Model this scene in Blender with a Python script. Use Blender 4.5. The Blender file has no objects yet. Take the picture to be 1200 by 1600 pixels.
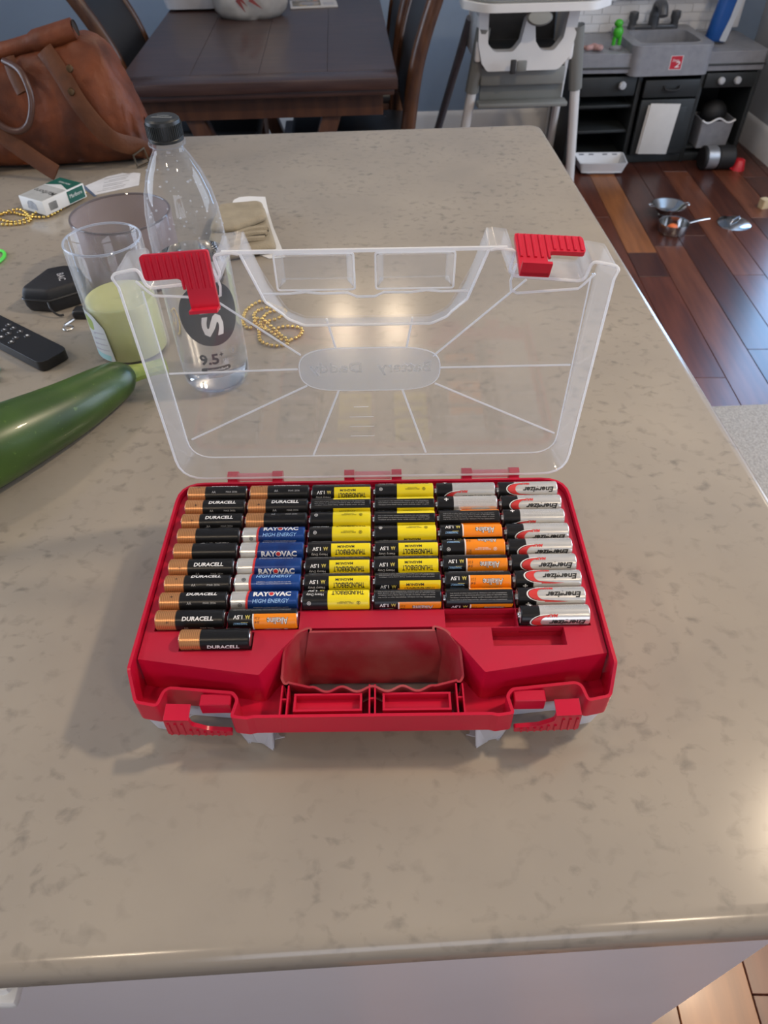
import bpy, bmesh, math, random
from mathutils import Vector, Matrix, noise
from mathutils.geometry import delaunay_2d_cdt
random.seed(7)
R_ = math.radians
SC = bpy.context.scene
COL = SC.collection

# ------------------------------------------------------------------ camera
ZC = 0.915                      # height of the counter top
cam = bpy.data.cameras.new('camera'); camo = bpy.data.objects.new('camera', cam); COL.objects.link(camo)
cam.sensor_fit = 'HORIZONTAL'; cam.sensor_width = 36.0; cam.lens = 36.0 * 1100.0 / 1200.0
cam.clip_start = 0.02; cam.clip_end = 60
_yaw, _pit, _rol = R_(2.12745), R_(45.79053), R_(-1.177)
_f = Vector((math.sin(_yaw) * math.cos(_pit), math.cos(_yaw) * math.cos(_pit), -math.sin(_pit)))
_r = Vector((math.cos(_yaw), -math.sin(_yaw), 0)); _u = _r.cross(_f)
_c, _s = math.cos(_rol), math.sin(_rol)
_r2 = _r * _c + _u * _s; _u2 = _u * _c - _r * _s
_m = Matrix((_r2, _u2, -_f)).transposed().to_4x4(); _m.translation = (-0.00388, -0.36428, 1.39364)
camo.matrix_world = _m
SC.camera = camo
cam.dof.use_dof = True; cam.dof.focus_distance = 0.56; cam.dof.aperture_fstop = 19.0

# ------------------------------------------------------------------ world, lights, exposure
SC.view_settings.view_transform = 'Standard'; SC.view_settings.look = 'None'
SC.view_settings.exposure = 0.0; SC.view_settings.gamma = 1.0; SC.view_settings.use_curve_mapping = False
SC.cycles.transparent_max_bounces = 48
w = bpy.data.worlds.new('world'); SC.world = w; w.use_nodes = True
w.node_tree.nodes['Background'].inputs[0].default_value = (0.62, 0.74, 1.0, 1)
w.node_tree.nodes['Background'].inputs[1].default_value = 1.2

def area(name, loc, target, sx, sy, power, color):
    l = bpy.data.lights.new(name, 'AREA'); l.shape = 'RECTANGLE'; l.size = sx; l.size_y = sy
    l.energy = power; l.color = color
    o = bpy.data.objects.new(name, l); COL.objects.link(o); o.location = loc
    d = Vector(target) - Vector(loc); o.rotation_euler = d.to_track_quat('-Z', 'Y').to_euler()
    return o
DAY = (0.70, 0.82, 1.0); WARM = (1.0, 0.80, 0.58)
# daylight through the windows of the room (left wall, right wall; front one added)
area('window_light_left', (-2.55, 0.9, 1.55), (0, 0.9, 1.3), 1.5, 1.2, 34, DAY)
area('window_light_right', (3.75, 1.6, 1.5), (0, 1.6, 1.1), 2.2, 1.7, 62, DAY)
area('window_light_back', (2.95, 3.85, 1.1), (2.6, 0, 0.9), 0.9, 1.9, 60, (0.30, 0.58, 1.0))
area('added_fill_front', (0.3, -2.95, 1.55), (0.3, 0, 1.0), 1.7, 1.1, 15, (0.88, 0.90, 1.0))  # unseen window light, added to brighten the cabinet and counter front
# recessed ceiling lamps of the kitchen (their housings are built with the ceiling below)
CAN_LIGHTS = [(1.36, 0.325, 33), (-1.75, 0.20, 10), (0.95, -1.30, 9), (-0.75, -1.30, 7), (2.5, 1.9, 9)]
for i, (lx, ly, pw) in enumerate(CAN_LIGHTS):
    l = bpy.data.lights.new('ceiling_lamp_light', 'AREA'); l.shape = 'DISK'; l.size = 0.19; l.energy = pw; l.color = WARM
    o = bpy.data.objects.new('ceiling_lamp_light', l); COL.objects.link(o); o.location = (lx, ly, 2.585)

# ------------------------------------------------------------------ materials
MATS = {}
def mat(name, col, rough=0.5, metal=0.0, spec=0.5, noise_amt=0.0, nscale=30.0, col2=None, bump=0.0, bscale=80.0,
        coat=0.0, sss=0.0, trans=0.0, emit=None, estr=0.0, stretch=(1, 1, 1), detail=4.0):
    if name in MATS: return MATS[name]
    m = bpy.data.materials.new(name); m.use_nodes = True
    nt = m.node_tree; b = nt.nodes['Principled BSDF']
    b.inputs['Base Color'].default_value = (*col, 1); b.inputs['Roughness'].default_value = rough
    b.inputs['Metallic'].default_value = metal; b.inputs['Specular IOR Level'].default_value = spec
    b.inputs['Coat Weight'].default_value = coat; b.inputs['Transmission Weight'].default_value = trans
    if sss: b.inputs['Subsurface Weight'].default_value = sss; b.inputs['Subsurface Radius'].default_value = (.02, .015, .008)
    if emit: b.inputs['Emission Color'].default_value = (*emit, 1); b.inputs['Emission Strength'].default_value = estr
    if noise_amt or bump:
        tc = nt.nodes.new('ShaderNodeTexCoord'); mp = nt.nodes.new('ShaderNodeMapping')
        mp.inputs['Scale'].default_value = stretch
        nt.links.new(tc.outputs['Object'], mp.inputs['Vector'])
    if noise_amt:
        n = nt.nodes.new('ShaderNodeTexNoise'); n.inputs['Scale'].default_value = nscale; n.inputs['Detail'].default_value = detail
        nt.links.new(mp.outputs[0], n.inputs['Vector'])
        rp = nt.nodes.new('ShaderNodeValToRGB'); rp.color_ramp.elements[0].position = 0.35; rp.color_ramp.elements[1].position = 0.68
        c2 = col2 or tuple(c * (1 - noise_amt) for c in col)
        rp.color_ramp.elements[0].color = (*col, 1); rp.color_ramp.elements[1].color = (*c2, 1)
        nt.links.new(n.outputs['Fac'], rp.inputs[0]); nt.links.new(rp.outputs[0], b.inputs['Base Color'])
    if bump:
        n2 = nt.nodes.new('ShaderNodeTexNoise'); n2.inputs['Scale'].default_value = bscale; n2.inputs['Detail'].default_value = 5
        nt.links.new(mp.outputs[0], n2.inputs['Vector'])
        bp = nt.nodes.new('ShaderNodeBump'); bp.inputs['Strength'].default_value = bump; bp.inputs['Distance'].default_value = 0.004
        nt.links.new(n2.outputs['Fac'], bp.inputs['Height']); nt.links.new(bp.outputs[0], b.inputs['Normal'])
    MATS[name] = m
    return m

def clear(name, tint=(1, 1, 1), haze=0.05, edge=0.4, power=2.0, rough=0.04, hcol=(.9, .92, .95), ior=1.45):
    """thin clear plastic or glass: transparent, hazier at grazing angles, Fresnel gloss"""
    if name in MATS: return MATS[name]
    m = bpy.data.materials.new(name); m.use_nodes = True; nt = m.node_tree; N = nt.nodes; L = nt.links
    for n in list(N): N.remove(n)
    out = N.new('ShaderNodeOutputMaterial')
    tr = N.new('ShaderNodeBsdfTransparent'); tr.inputs[0].default_value = (*tint, 1)
    df = N.new('ShaderNodeBsdfDiffuse'); df.inputs[0].default_value = (*hcol, 1)
    tl = N.new('ShaderNodeBsdfTranslucent'); tl.inputs[0].default_value = (*hcol, 1)
    a = N.new('ShaderNodeMixShader'); a.inputs[0].default_value = 0.5
    L.new(df.outputs[0], a.inputs[1]); L.new(tl.outputs[0], a.inputs[2])
    lw = N.new('ShaderNodeLayerWeight'); lw.inputs[0].default_value = 0.5
    pw = N.new('ShaderNodeMath'); pw.operation = 'POWER'; pw.inputs[1].default_value = power
    L.new(lw.outputs['Facing'], pw.inputs[0])
    ma = N.new('ShaderNodeMath'); ma.operation = 'MULTIPLY_ADD'; ma.inputs[1].default_value = edge; ma.inputs[2].default_value = haze
    L.new(pw.outputs[0], ma.inputs[0])
    mx = N.new('ShaderNodeMixShader'); L.new(ma.outputs[0], mx.inputs[0]); L.new(tr.outputs[0], mx.inputs[1]); L.new(a.outputs[0], mx.inputs[2])
    gl = N.new('ShaderNodeBsdfGlossy'); gl.inputs['Roughness'].default_value = rough; gl.inputs[0].default_value = (1, 1, 1, 1)
    p5 = N.new('ShaderNodeMath'); p5.operation = 'POWER'; p5.inputs[1].default_value = 5.0; L.new(lw.outputs['Facing'], p5.inputs[0])
    f0 = ((ior - 1) / (ior + 1)) ** 2
    fr = N.new('ShaderNodeMath'); fr.operation = 'MULTIPLY_ADD'; fr.inputs[1].default_value = (1 - f0) * .6; fr.inputs[2].default_value = f0; L.new(p5.outputs[0], fr.inputs[0])
    m2 = N.new('ShaderNodeMixShader'); L.new(fr.outputs[0], m2.inputs[0]); L.new(mx.outputs[0], m2.inputs[1]); L.new(gl.outputs[0], m2.inputs[2])
    L.new(m2.outputs[0], out.inputs[0])
    MATS[name] = m
    return m

# ------------------------------------------------------------------ mesh helpers
def smoothstep(a, b, x):
    t = max(0.0, min(1.0, (x - a) / (b - a))); return t * t * (3 - 2 * t)

def fillet(pts, radii, seg=5):
    """round the corners of a closed 2-D polygon"""
    out = []; n = len(pts)
    if not isinstance(radii, (list, tuple)): radii = [radii] * n
    for i in range(n):
        p0, p1, p2 = Vector(pts[i - 1]), Vector(pts[i]), Vector(pts[(i + 1) % n]); r = radii[i]
        if r <= 0: out.append((p1.x, p1.y)); continue
        d0, d1 = (p0 - p1), (p2 - p1); l0, l1 = d0.length, d1.length; d0.normalize(); d1.normalize()
        ang = d0.angle(d1)
        if ang > math.pi - 0.02: out.append((p1.x, p1.y)); continue
        t = min(r / math.tan(ang / 2), l0 * 0.48, l1 * 0.48)
        a, b = p1 + d0 * t, p1 + d1 * t
        for k in range(seg + 1):
            u = k / seg; q = a * (1 - u) ** 2 + p1 * 2 * u * (1 - u) + b * u * u
            out.append((q.x, q.y))
    return out

def inpoly(p, poly):
    x, y = p; c = False; n = len(poly); j = n - 1
    for i in range(n):
        xi, yi = poly[i]; xj, yj = poly[j]
        if (yi > y) != (yj > y) and x < (xj - xi) * (y - yi) / (yj - yi) + xi: c = not c
        j = i
    return c

def tri2d(outer, holes=()):
    vs = []; es = []
    for loop in [outer, *holes]:
        b = len(vs); n = len(loop)
        vs += [Vector((p[0], p[1])) for p in loop]; es += [(b + i, b + (i + 1) % n) for i in range(n)]
    r = delaunay_2d_cdt(vs, es, [], 1, 1e-7)
    V = [(v.x, v.y) for v in r[0]]; F = []
    for f in r[2]:
        c = (sum(V[i][0] for i in f) / len(f), sum(V[i][1] for i in f) / len(f))
        if not inpoly(c, outer): continue
        if any(inpoly(c, h) for h in holes): continue
        F.append(list(f))
    return V, F

class MB:
    """collects shapes into ONE mesh"""
    def __init__(s): s.bm = bmesh.new(); s.mi = 0
    def _f(s, vs):
        try: f = s.bm.faces.new(vs); f.material_index = s.mi; return f
        except ValueError: return None
    def box(s, c, d, bev=0.0, rot=None, seg=2):
        m = Matrix.Translation(c)
        if rot is not None: m = m @ (rot if isinstance(rot, Matrix) else Matrix.Rotation(rot[0], 4, rot[1]))
        m = m @ Matrix.Diagonal((*d, 1))
        r = bmesh.ops.create_cube(s.bm, size=1.0, matrix=m)
        fs = {f for v in r['verts'] for f in v.link_faces}
        for f in fs: f.material_index = s.mi
        if bev > 0:
            es = list({e for v in r['verts'] for e in v.link_edges})
            g = bmesh.ops.bevel(s.bm, geom=es, offset=bev, segments=seg, profile=0.5, affect='EDGES')
            for f in g['faces']: f.material_index = s.mi
        return s
    def lathe(s, prof, seg=32, M=None, cap=True):
        """prof: (radius, z) pairs, turned about local z"""
        M = M or Matrix(); rings = []
        for (r, z) in prof:
            if r < 1e-6: rings.append([s.bm.verts.new(M @ Vector((0, 0, z)))])
            else: rings.append([s.bm.verts.new(M @ Vector((r * math.cos(2 * math.pi * k / seg), r * math.sin(2 * math.pi * k / seg), z))) for k in range(seg)])
        for a, b in zip(rings, rings[1:]):
            for k in range(seg):
                k2 = (k + 1) % seg
                if len(a) == 1 and len(b) == 1: continue
                if len(a) == 1: s._f([a[0], b[k], b[k2]])
                elif len(b) == 1: s._f([a[k], b[0], a[k2]])
                else: s._f([a[k], a[k2], b[k2], b[k]])
        if cap:
            for rg in (rings[0], rings[-1]):
                if len(rg) > 2: s._f(rg)
        return s
    def tube(s, pts, rad, seg=10, closed=False, flat=None, up=None):
        """sweep an ellipse along pts; rad scalar or list; flat=(a,b) half sizes of a flat strap"""
        pts = [Vector(p) for p in pts]; n = len(pts); rings = []
        prevn = None
        for i, p in enumerate(pts):
            if closed: t = pts[(i + 1) % n] - pts[i - 1]
            else: t = pts[min(i + 1, n - 1)] - pts[max(i - 1, 0)]
            t.normalize()
            if up is not None: nn = Vector(up)
            elif prevn is None: nn = Vector((0, 0, 1)) if abs(t.z) < 0.9 else Vector((0, 1, 0))
            else: nn = prevn
            nn = (nn - t * nn.dot(t)).normalized(); prevn = nn; bb = t.cross(nn)
            r = rad[i] if isinstance(rad, (list, tuple)) else rad
            ra, rb = (flat if flat else (r, r))
            rings.append([s.bm.verts.new(p + bb * (ra * math.cos(2 * math.pi * k / seg)) + nn * (rb * math.sin(2 * math.pi * k / seg))) for k in range(seg)])
        m = n if closed else n - 1
        for i in range(m):
            a, b = rings[i], rings[(i + 1) % n]
            for k in range(seg): s._f([a[k], a[(k + 1) % seg], b[(k + 1) % seg], b[k]])
        if not closed:
            s._f(rings[0][::-1]); s._f(rings[-1])
        return s
    def plate(s, outer, z0, z1, holes=(), M=None):
        M = M or Matrix()
        V, F = tri2d(outer, holes)
        lo = [s.bm.verts.new(M @ Vector((x, y, z0))) for x, y in V]; hi = [s.bm.verts.new(M @ Vector((x, y, z1))) for x, y in V]
        cnt = {}
        for f in F:
            s._f([hi[i] for i in f]); s._f([lo[i] for i in reversed(f)])
            for a, b in zip(f, f[1:] + f[:1]): cnt[(a, b)] = 1
        for (a, b) in cnt:
            if (b, a) not in cnt: s._f([lo[a], lo[b], hi[b], hi[a]])
        return s
    def wall(s, path, zb, zt, th, draft=0.0, closed=True, M=None):
        """thin wall along a 2-D path; zb / zt numbers or functions of (x, y); th inwards (left of path); draft moves the bottom inwards"""
        M = M or Matrix(); n = len(path); P = [Vector(p) for p in path]; nor = []
        for i in range(n):
            a = P[i - 1] if (closed or i > 0) else P[i]; b = P[(i + 1) % n] if (closed or i < n - 1) else P[i]
            d0 = (P[i] - a); d1 = (b - P[i])
            d0 = d0.normalized() if d0.length > 1e-9 else d1.normalized()
            d1 = d1.normalized() if d1.length > 1e-9 else d0
            n0 = Vector((-d0.y, d0.x)); n1 = Vector((-d1.y, d1.x)); m = (n0 + n1)
            m = m.normalized() if m.length > 1e-6 else n0
            nor.append(m / max(0.5, m.dot(n0)))
        gz = lambda z, p: z(p.x, p.y) if callable(z) else z
        R = []
        for p, m in zip(P, nor):
            t, b = gz(zt, p), gz(zb, p); q = p + m * th; pb = p + m * (draft(p.x, p.y) if callable(draft) else draft); qb = pb + m * th
            R.append([s.bm.verts.new(M @ Vector((v.x, v.y, z))) for v, z in ((pb, b), (p, t), (q, t), (qb, b))])
        m = n if closed else n - 1
        for i in range(m):
            a, b = R[i], R[(i + 1) % n]
            for k in range(4): s._f([a[k], b[k], b[(k + 1) % 4], a[(k + 1) % 4]])
        if not closed: s._f(R[0]); s._f(R[-1][::-1])
        return s
    def sphere(s, c, r, sub=2, scale=None):
        m = Matrix.Translation(c)
        if scale: m = m @ Matrix.Diagonal((*scale, 1))
        g = bmesh.ops.create_icosphere(s.bm, subdivisions=sub, radius=r, matrix=m)
        for v in g['verts']:
            for f in v.link_faces: f.material_index = s.mi
        return s
    def flat(s, decal, M=None):
        for n_i, (V, F, mi) in enumerate(decal.items):
            vs = [s.bm.verts.new((M or Matrix()) @ Vector((x, y, n_i * .00005))) for x, y in V]
            for f in F:
                try: q = s.bm.faces.new([vs[i] for i in f]); q.material_index = mi
                except ValueError: pass
        return s
    def mesh(s, name, mats, smooth=35):
        bmesh.ops.recalc_face_normals(s.bm, faces=s.bm.faces[:])
        me = bpy.data.meshes.new(name); s.bm.to_mesh(me); s.bm.free()
        for m in (mats if isinstance(mats, (list, tuple)) else [mats]): me.materials.append(m)
        if smooth:
            me.polygons.foreach_set('use_smooth', [True] * len(me.polygons)); me.set_sharp_from_angle(angle=R_(smooth))
        return me
    def build(s, name, mats, parent=None, smooth=35, bevel=0.0, loc=None, rot=None, bseg=2):
        return link(name, s.mesh(name, mats, smooth), parent, bevel, loc, rot, bseg)

def link(name, me, parent=None, bevel=0.0, loc=None, rot=None, bseg=2):
    o = bpy.data.objects.new(name, me); COL.objects.link(o)
    if parent: o.parent = parent
    if loc: o.location = loc
    if rot: o.rotation_euler = rot
    if bevel:
        b = o.modifiers.new('bevel', 'BEVEL'); b.width = bevel; b.segments = bseg; b.limit_method = 'ANGLE'; b.angle_limit = R_(40)
    return o

def thing(name, label, cat, loc=(0, 0, 0), rot=(0, 0, 0), group=None):
    o = bpy.data.objects.new(name, None); COL.objects.link(o); o.location = loc; o.rotation_euler = rot; o.empty_display_size = 0.05
    return tag(o, label, cat, group)
def tag(o, label, cat, group=None):
    o['label'] = label; o['category'] = cat
    if group: o['group'] = group
    return o
def struct(o): o['kind'] = 'structure'; return o

def text2d(body, shear=0.0, offset=0.0):
    cu = bpy.data.curves.new('lettering', 'FONT'); cu.body = body; cu.size = 1.0; cu.shear = shear; cu.offset = offset
    cu.resolution_u = 2; cu.fill_mode = 'FRONT'
    o = bpy.data.objects.new('lettering', cu); COL.objects.link(o)
    dg = bpy.context.evaluated_depsgraph_get(); dg.update()
    me = bpy.data.meshes.new_from_object(o.evaluated_get(dg))
    V = [(v.co.x, v.co.y) for v in me.vertices]; F = [list(p.vertices) for p in me.polygons]
    bpy.data.objects.remove(o); bpy.data.curves.remove(cu); bpy.data.meshes.remove(me)
    return V, F
class Decal:
    """flat print: text and filled outlines in one plane, several inks"""
    def __init__(s): s.items = []
    def text(s, body, x0, x1, y0, y1, mi=0, shear=0.0, offset=0.0, keep=False, mirror=False, rot=0):
        V, F = text2d(body, shear, offset)
        if not V: return s
        if rot:
            k = int(rot // 90) % 4
            for _ in range(k): V = [(-y, x) for x, y in V]
        ax = min(v[0] for v in V); bx = max(v[0] for v in V); ay = min(v[1] for v in V); by = max(v[1] for v in V)
        sx = (x1 - x0) / max(1e-9, bx - ax); sy = (y1 - y0) / max(1e-9, by - ay)
        if keep: sx = sy = min(sx, sy)
        cx, cy = (x0 + x1) / 2, (y0 + y1) / 2; mx, my = (ax + bx) / 2, (ay + by) / 2
        g = -1 if mirror else 1
        s.items.append(([(cx + g * (x - mx) * sx, cy + (y - my) * sy) for x, y in V], F, mi)); return s
    def poly(s, outer, mi=0, holes=()):
        V, F = tri2d(outer, holes); s.items.append((V, F, mi)); return s
    def rect(s, x0, x1, y0, y1, mi=0): return s.poly([(x0, y0), (x1, y0), (x1, y1), (x0, y1)], mi)
    def ring(s, cx, cy, r0, r1, mi=0, n=16):
        o = [(cx + r1 * math.cos(2 * math.pi * k / n), cy + r1 * math.sin(2 * math.pi * k / n)) for k in range(n)]
        h = [(cx + r0 * math.cos(2 * math.pi * k / n), cy + r0 * math.sin(2 * math.pi * k / n)) for k in range(n)]
        return s.poly(o, mi, [h] if r0 > 0 else [])
    def wrapped(s, name, mats, R, step=0.0007, bend='x', zfun=None):
        """roll the print onto a cylinder of radius R about the x axis (bend='x') or the z axis (bend='z')"""
        bm = bmesh.new()
        for n_i, (V, F, mi) in enumerate(s.items):
            vs = [bm.verts.new((x, y, min(n_i, 14) * .00002)) for x, y in V]
            for f in F:
                try: q = bm.faces.new([vs[i] for i in f]); q.material_index = mi
                except ValueError: pass
        ax = 1 if bend == 'x' else 0
        if bm.verts:
            lo = min(v.co[ax] for v in bm.verts); hi = max(v.co[ax] for v in bm.verts); t = lo + step
            no = (0, 1, 0) if ax == 1 else (1, 0, 0)
            while t < hi:
                bmesh.ops.bisect_plane(bm, geom=bm.verts[:] + bm.edges[:] + bm.faces[:], plane_co=(t, t, 0), plane_no=no)
                t += step
        for v in bm.verts:
            x, y, lift = v.co
            if bend == 'x': v.co = (x, (R + lift) * math.sin(y / R), (R + lift) * math.cos(y / R))
            else:
                r = (zfun(y) if zfun else R) + lift
                v.co = (r * math.sin(x / R), -r * math.cos(x / R), y)
        me = bpy.data.meshes.new(name); bm.to_mesh(me); bm.free()
        for m in mats: me.materials.append(m)
        return me

# ------------------------------------------------------------------ the setting
M_wallb = mat('blue_wall_paint', (0.23, 0.30, 0.40), 0.8, noise_amt=.06, nscale=3)
M_wallg = mat('grey_wall_paint', (0.42, 0.43, 0.45), 0.8, noise_amt=.05, nscale=3)
M_ceil = mat('ceiling_paint', (0.78, 0.77, 0.74), 0.9, noise_amt=.03, nscale=4)
M_trim = mat('white_trim_paint', (0.72, 0.71, 0.70), 0.45, noise_amt=.04, nscale=8)
M_sub = mat('dark_subfloor', (0.05, 0.02, 0.012), 0.7, noise_amt=.3, nscale=6)

XL, XR, YB, YF, ZT = -2.6, 3.8, 3.92, -3.0, 2.6
def slab(name, c, d, m, holes=None): return struct(MB().box(c, d).build(name, m))
floor = slab('floor', ((XL + XR) / 2, (YB + YF) / 2, -0.03), (XR - XL, YB - YF, 0.04), M_sub)
ceiling = slab('ceiling', ((XL + XR) / 2, (YB + YF) / 2, ZT + 0.02), (XR - XL, YB - YF, 0.04), M_ceil)
b = MB(); b.box(((XL + 2.45) / 2, YB + .04, ZT / 2), (2.45 - XL, .08, ZT)); b.box(((3.45 + XR) / 2, YB + .04, ZT / 2), (XR - 3.45, .08, ZT)); b.box((2.95, YB + .04, (ZT + 2.1) / 2), (1.0, .08, ZT - 2.1))
struct(b.build('wall_back', M_wallb))
b = MB(); b.box((2.49, YB + .05, 1.05), (.08, .06, 2.1)); b.box((3.41, YB + .05, 1.05), (.08, .06, 2.1)); b.box((2.95, YB + .05, 2.06), (1.0, .06, .08)); b.box((2.95, YB + .05, .05), (1.0, .06, .10)); b.box((2.95, YB + .05, 1.0), (.9, .04, .05))
struct(b.build('door_1', M_trim))
# wall stub beside the play kitchen, with baseboard and door casing
slab('wall_right', (2.20, 3.55, ZT / 2), (0.06, 0.74, ZT), M_wallg)
def wall_with_window(name, x, y0, y1, z0, z1, m):
    """side wall at x with one window opening"""
    b = MB(); t = 0.08; sx = x + (t / 2 if x > 0 else -t / 2)
    b.box((sx, (YF + y0) / 2, ZT / 2), (t, y0 - YF, ZT)); b.box((sx, (YB + y1) / 2, ZT / 2), (t, YB - y1, ZT))
    b.box((sx, (y0 + y1) / 2, z0 / 2), (t, y1 - y0, z0)); b.box((sx, (y0 + y1) / 2, (z1 + ZT) / 2), (t, y1 - y0, ZT - z1))
    return struct(b.build(name, m))
wall_with_window('wall_left', XL, 0.1, 1.7, 0.9, 2.15, M_wallb)
wall_with_window('wall_far_right', XR, 0.4, 2.8, 0.55, 2.35, M_wallg)
b = MB(); b.box(((XL - .6) / 2, YF - .04, ZT / 2), (-.6 - XL, .08, ZT)); b.box(((XR + 1.2) / 2, YF - .04, ZT / 2), (XR - 1.2, .08, ZT))
b.box((.3, YF - .04, .475), (1.8, .08, .95)); b.box((.3, YF - .04, (ZT + 2.15) / 2), (1.8, .08, ZT - 2.15)); struct(b.build('wall_front', M_wallg))
b = MB()
for xx in (-.575, .3, 1.175): b.box((xx, YF - .05, 1.55), (.05, .05, 1.2))
for zz in (.975, 1.55, 2.125): b.box((.3, YF - .05, zz), (1.8, .052, .05))
struct(b.build('added_window_front', M_trim))  # unseen window frame, added to go with the front fill light
def window(name, x, y0, y1, z0, z1):
    b = MB(); w_ = 0.05
    for yy in (y0 + w_ / 2, (y0 + y1) / 2, y1 - w_ / 2): b.box((x, yy, (z0 + z1) / 2), (0.05, w_, z1 - z0))
    for zz in (z0 + w_ / 2, (z0 + z1) / 2, z1 - w_ / 2): b.box((x, (y0 + y1) / 2, zz), (0.052, y1 - y0, w_))
    return struct(b.build(name, M_trim))
window('window_1', XL - 0.05, 0.1, 1.7, 0.9, 2.15); window('window_2', XR + 0.05, 0.4, 2.8, 0.55, 2.35)

def baseboard(name, pts):
    o = MB(); (x0, y0), (x1, y1) = pts
    d = Vector((x1 - x0, y1 - y0, 0)); L = d.length; a = math.atan2(d.y, d.x)
    M = Matrix.Translation((x0, y0, 0)) @ Matrix.Rotation(a, 4, 'Z') @ Matrix.Rotation(math.pi / 2, 4, 'Y') @ Matrix.Rotation(math.pi / 2, 4, 'Z')
    prof = [(0, 0), (0.018, 0), (0.018, 0.10), (0.014, 0.115), (0.014, 0.125), (0.006, 0.14), (0, 0.145)]
    # profile in (out, up): local x -> out, y -> up, extruded along the run
    M = Matrix.Translation((x0, y0, 0)) @ Matrix.Rotation(a, 4, 'Z') @ Matrix(((0, 0, 1, 0), (1, 0, 0, 0), (0, 1, 0, 0), (0, 0, 0, 1)))
    o.plate(prof, 0, L, M=M)
    return struct(o.build(name, M_trim))
baseboard('baseboard_right', ((2.17, 3.26), (2.17, 3.92)))
baseboard('baseboard_back', ((2.155, 3.92), (-2.6, 3.92)))
# door casing at the end of the stub
b = MB(); b.box((2.20, 3.155, 1.05), (0.10, 0.10, 2.1), 0.008); b.box((2.20, 3.155, 0.09), (0.11, 0.11, 0.18), 0.006)
struct(b.build('trim_1', M_trim))

# wooden floor boards, each one a piece of its own
def wood(name, c1, c2, rough=0.32, scale=6.0, stretch=(6, 0.6, 6), coat=0.06):
    m = mat(name, c1, rough, noise_amt=.5, nscale=scale, col2=c2, stretch=stretch, coat=coat, detail=6)
    m.node_tree.nodes['Principled BSDF'].inputs['Coat Roughness'].default_value = 0.12
    return m
PL = [wood('board_wood_%s' % n, a, b_) for n, a, b_ in (
    ('dark', (0.070, 0.020, 0.011), (0.038, 0.011, 0.008)), ('red', (0.125, 0.034, 0.017), (0.068, 0.018, 0.010)),
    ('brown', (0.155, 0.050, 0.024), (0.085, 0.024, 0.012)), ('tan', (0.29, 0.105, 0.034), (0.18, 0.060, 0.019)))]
froot = floor
ang = R_(-4.0)
pw, ca, sa = 0.127, math.cos(ang), math.sin(ang)
cache = {}
def plank_mesh(L, mi):
    k = (round(L, 2), mi)
    if k not in cache: cache[k] = MB().box((0, 0, 0), (pw - 0.0015, round(L, 2) - 0.0015, 0.012), 0.0012, seg=1).mesh('plank', PL[mi])
    return cache[k]
tanspot = (1.27, 2.72)
for i in range(-1, 15):
    u = 0.278 + pw * i; v = -0.55 - random.random() * 0.9
    while v < 3.9:
        L = random.choice((0.7, 0.9, 1.1, 1.3)); mi = random.choice((0, 0, 1, 1, 2))
        # local (u, v) to world: boards run along v
        cu, cv = u, v + L / 2
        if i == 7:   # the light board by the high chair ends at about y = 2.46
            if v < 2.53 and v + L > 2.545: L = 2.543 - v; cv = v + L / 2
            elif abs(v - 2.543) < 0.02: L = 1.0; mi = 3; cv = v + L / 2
        if i < 5 and v < .8: mi = 3 if i % 2 else 2  # paler boards by the island: the brighter light there put into colour
        x, y = cu * ca - cv * sa, cu * sa + cv * ca
        x += -0.12; 
        if v + L > -0.6 and x < XR - .1:
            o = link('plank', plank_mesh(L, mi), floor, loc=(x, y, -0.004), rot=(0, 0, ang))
        v += round(L, 2)
# pale speckled rug
def rug_mat():
    m = mat('rug_pile', (0.50, 0.47, 0.43), 0.95, noise_amt=.5, nscale=160, col2=(0.30, 0.28, 0.255), bump=.9, bscale=260)
    return m
r = MB().box((1.95, 0.62, 0.012), (2.0, 1.5, 0.016), 0.006).build('area_rug', rug_mat())
tag(r, 'pale grey speckled rug on the wooden floor right of the counter', 'rug')

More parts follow.
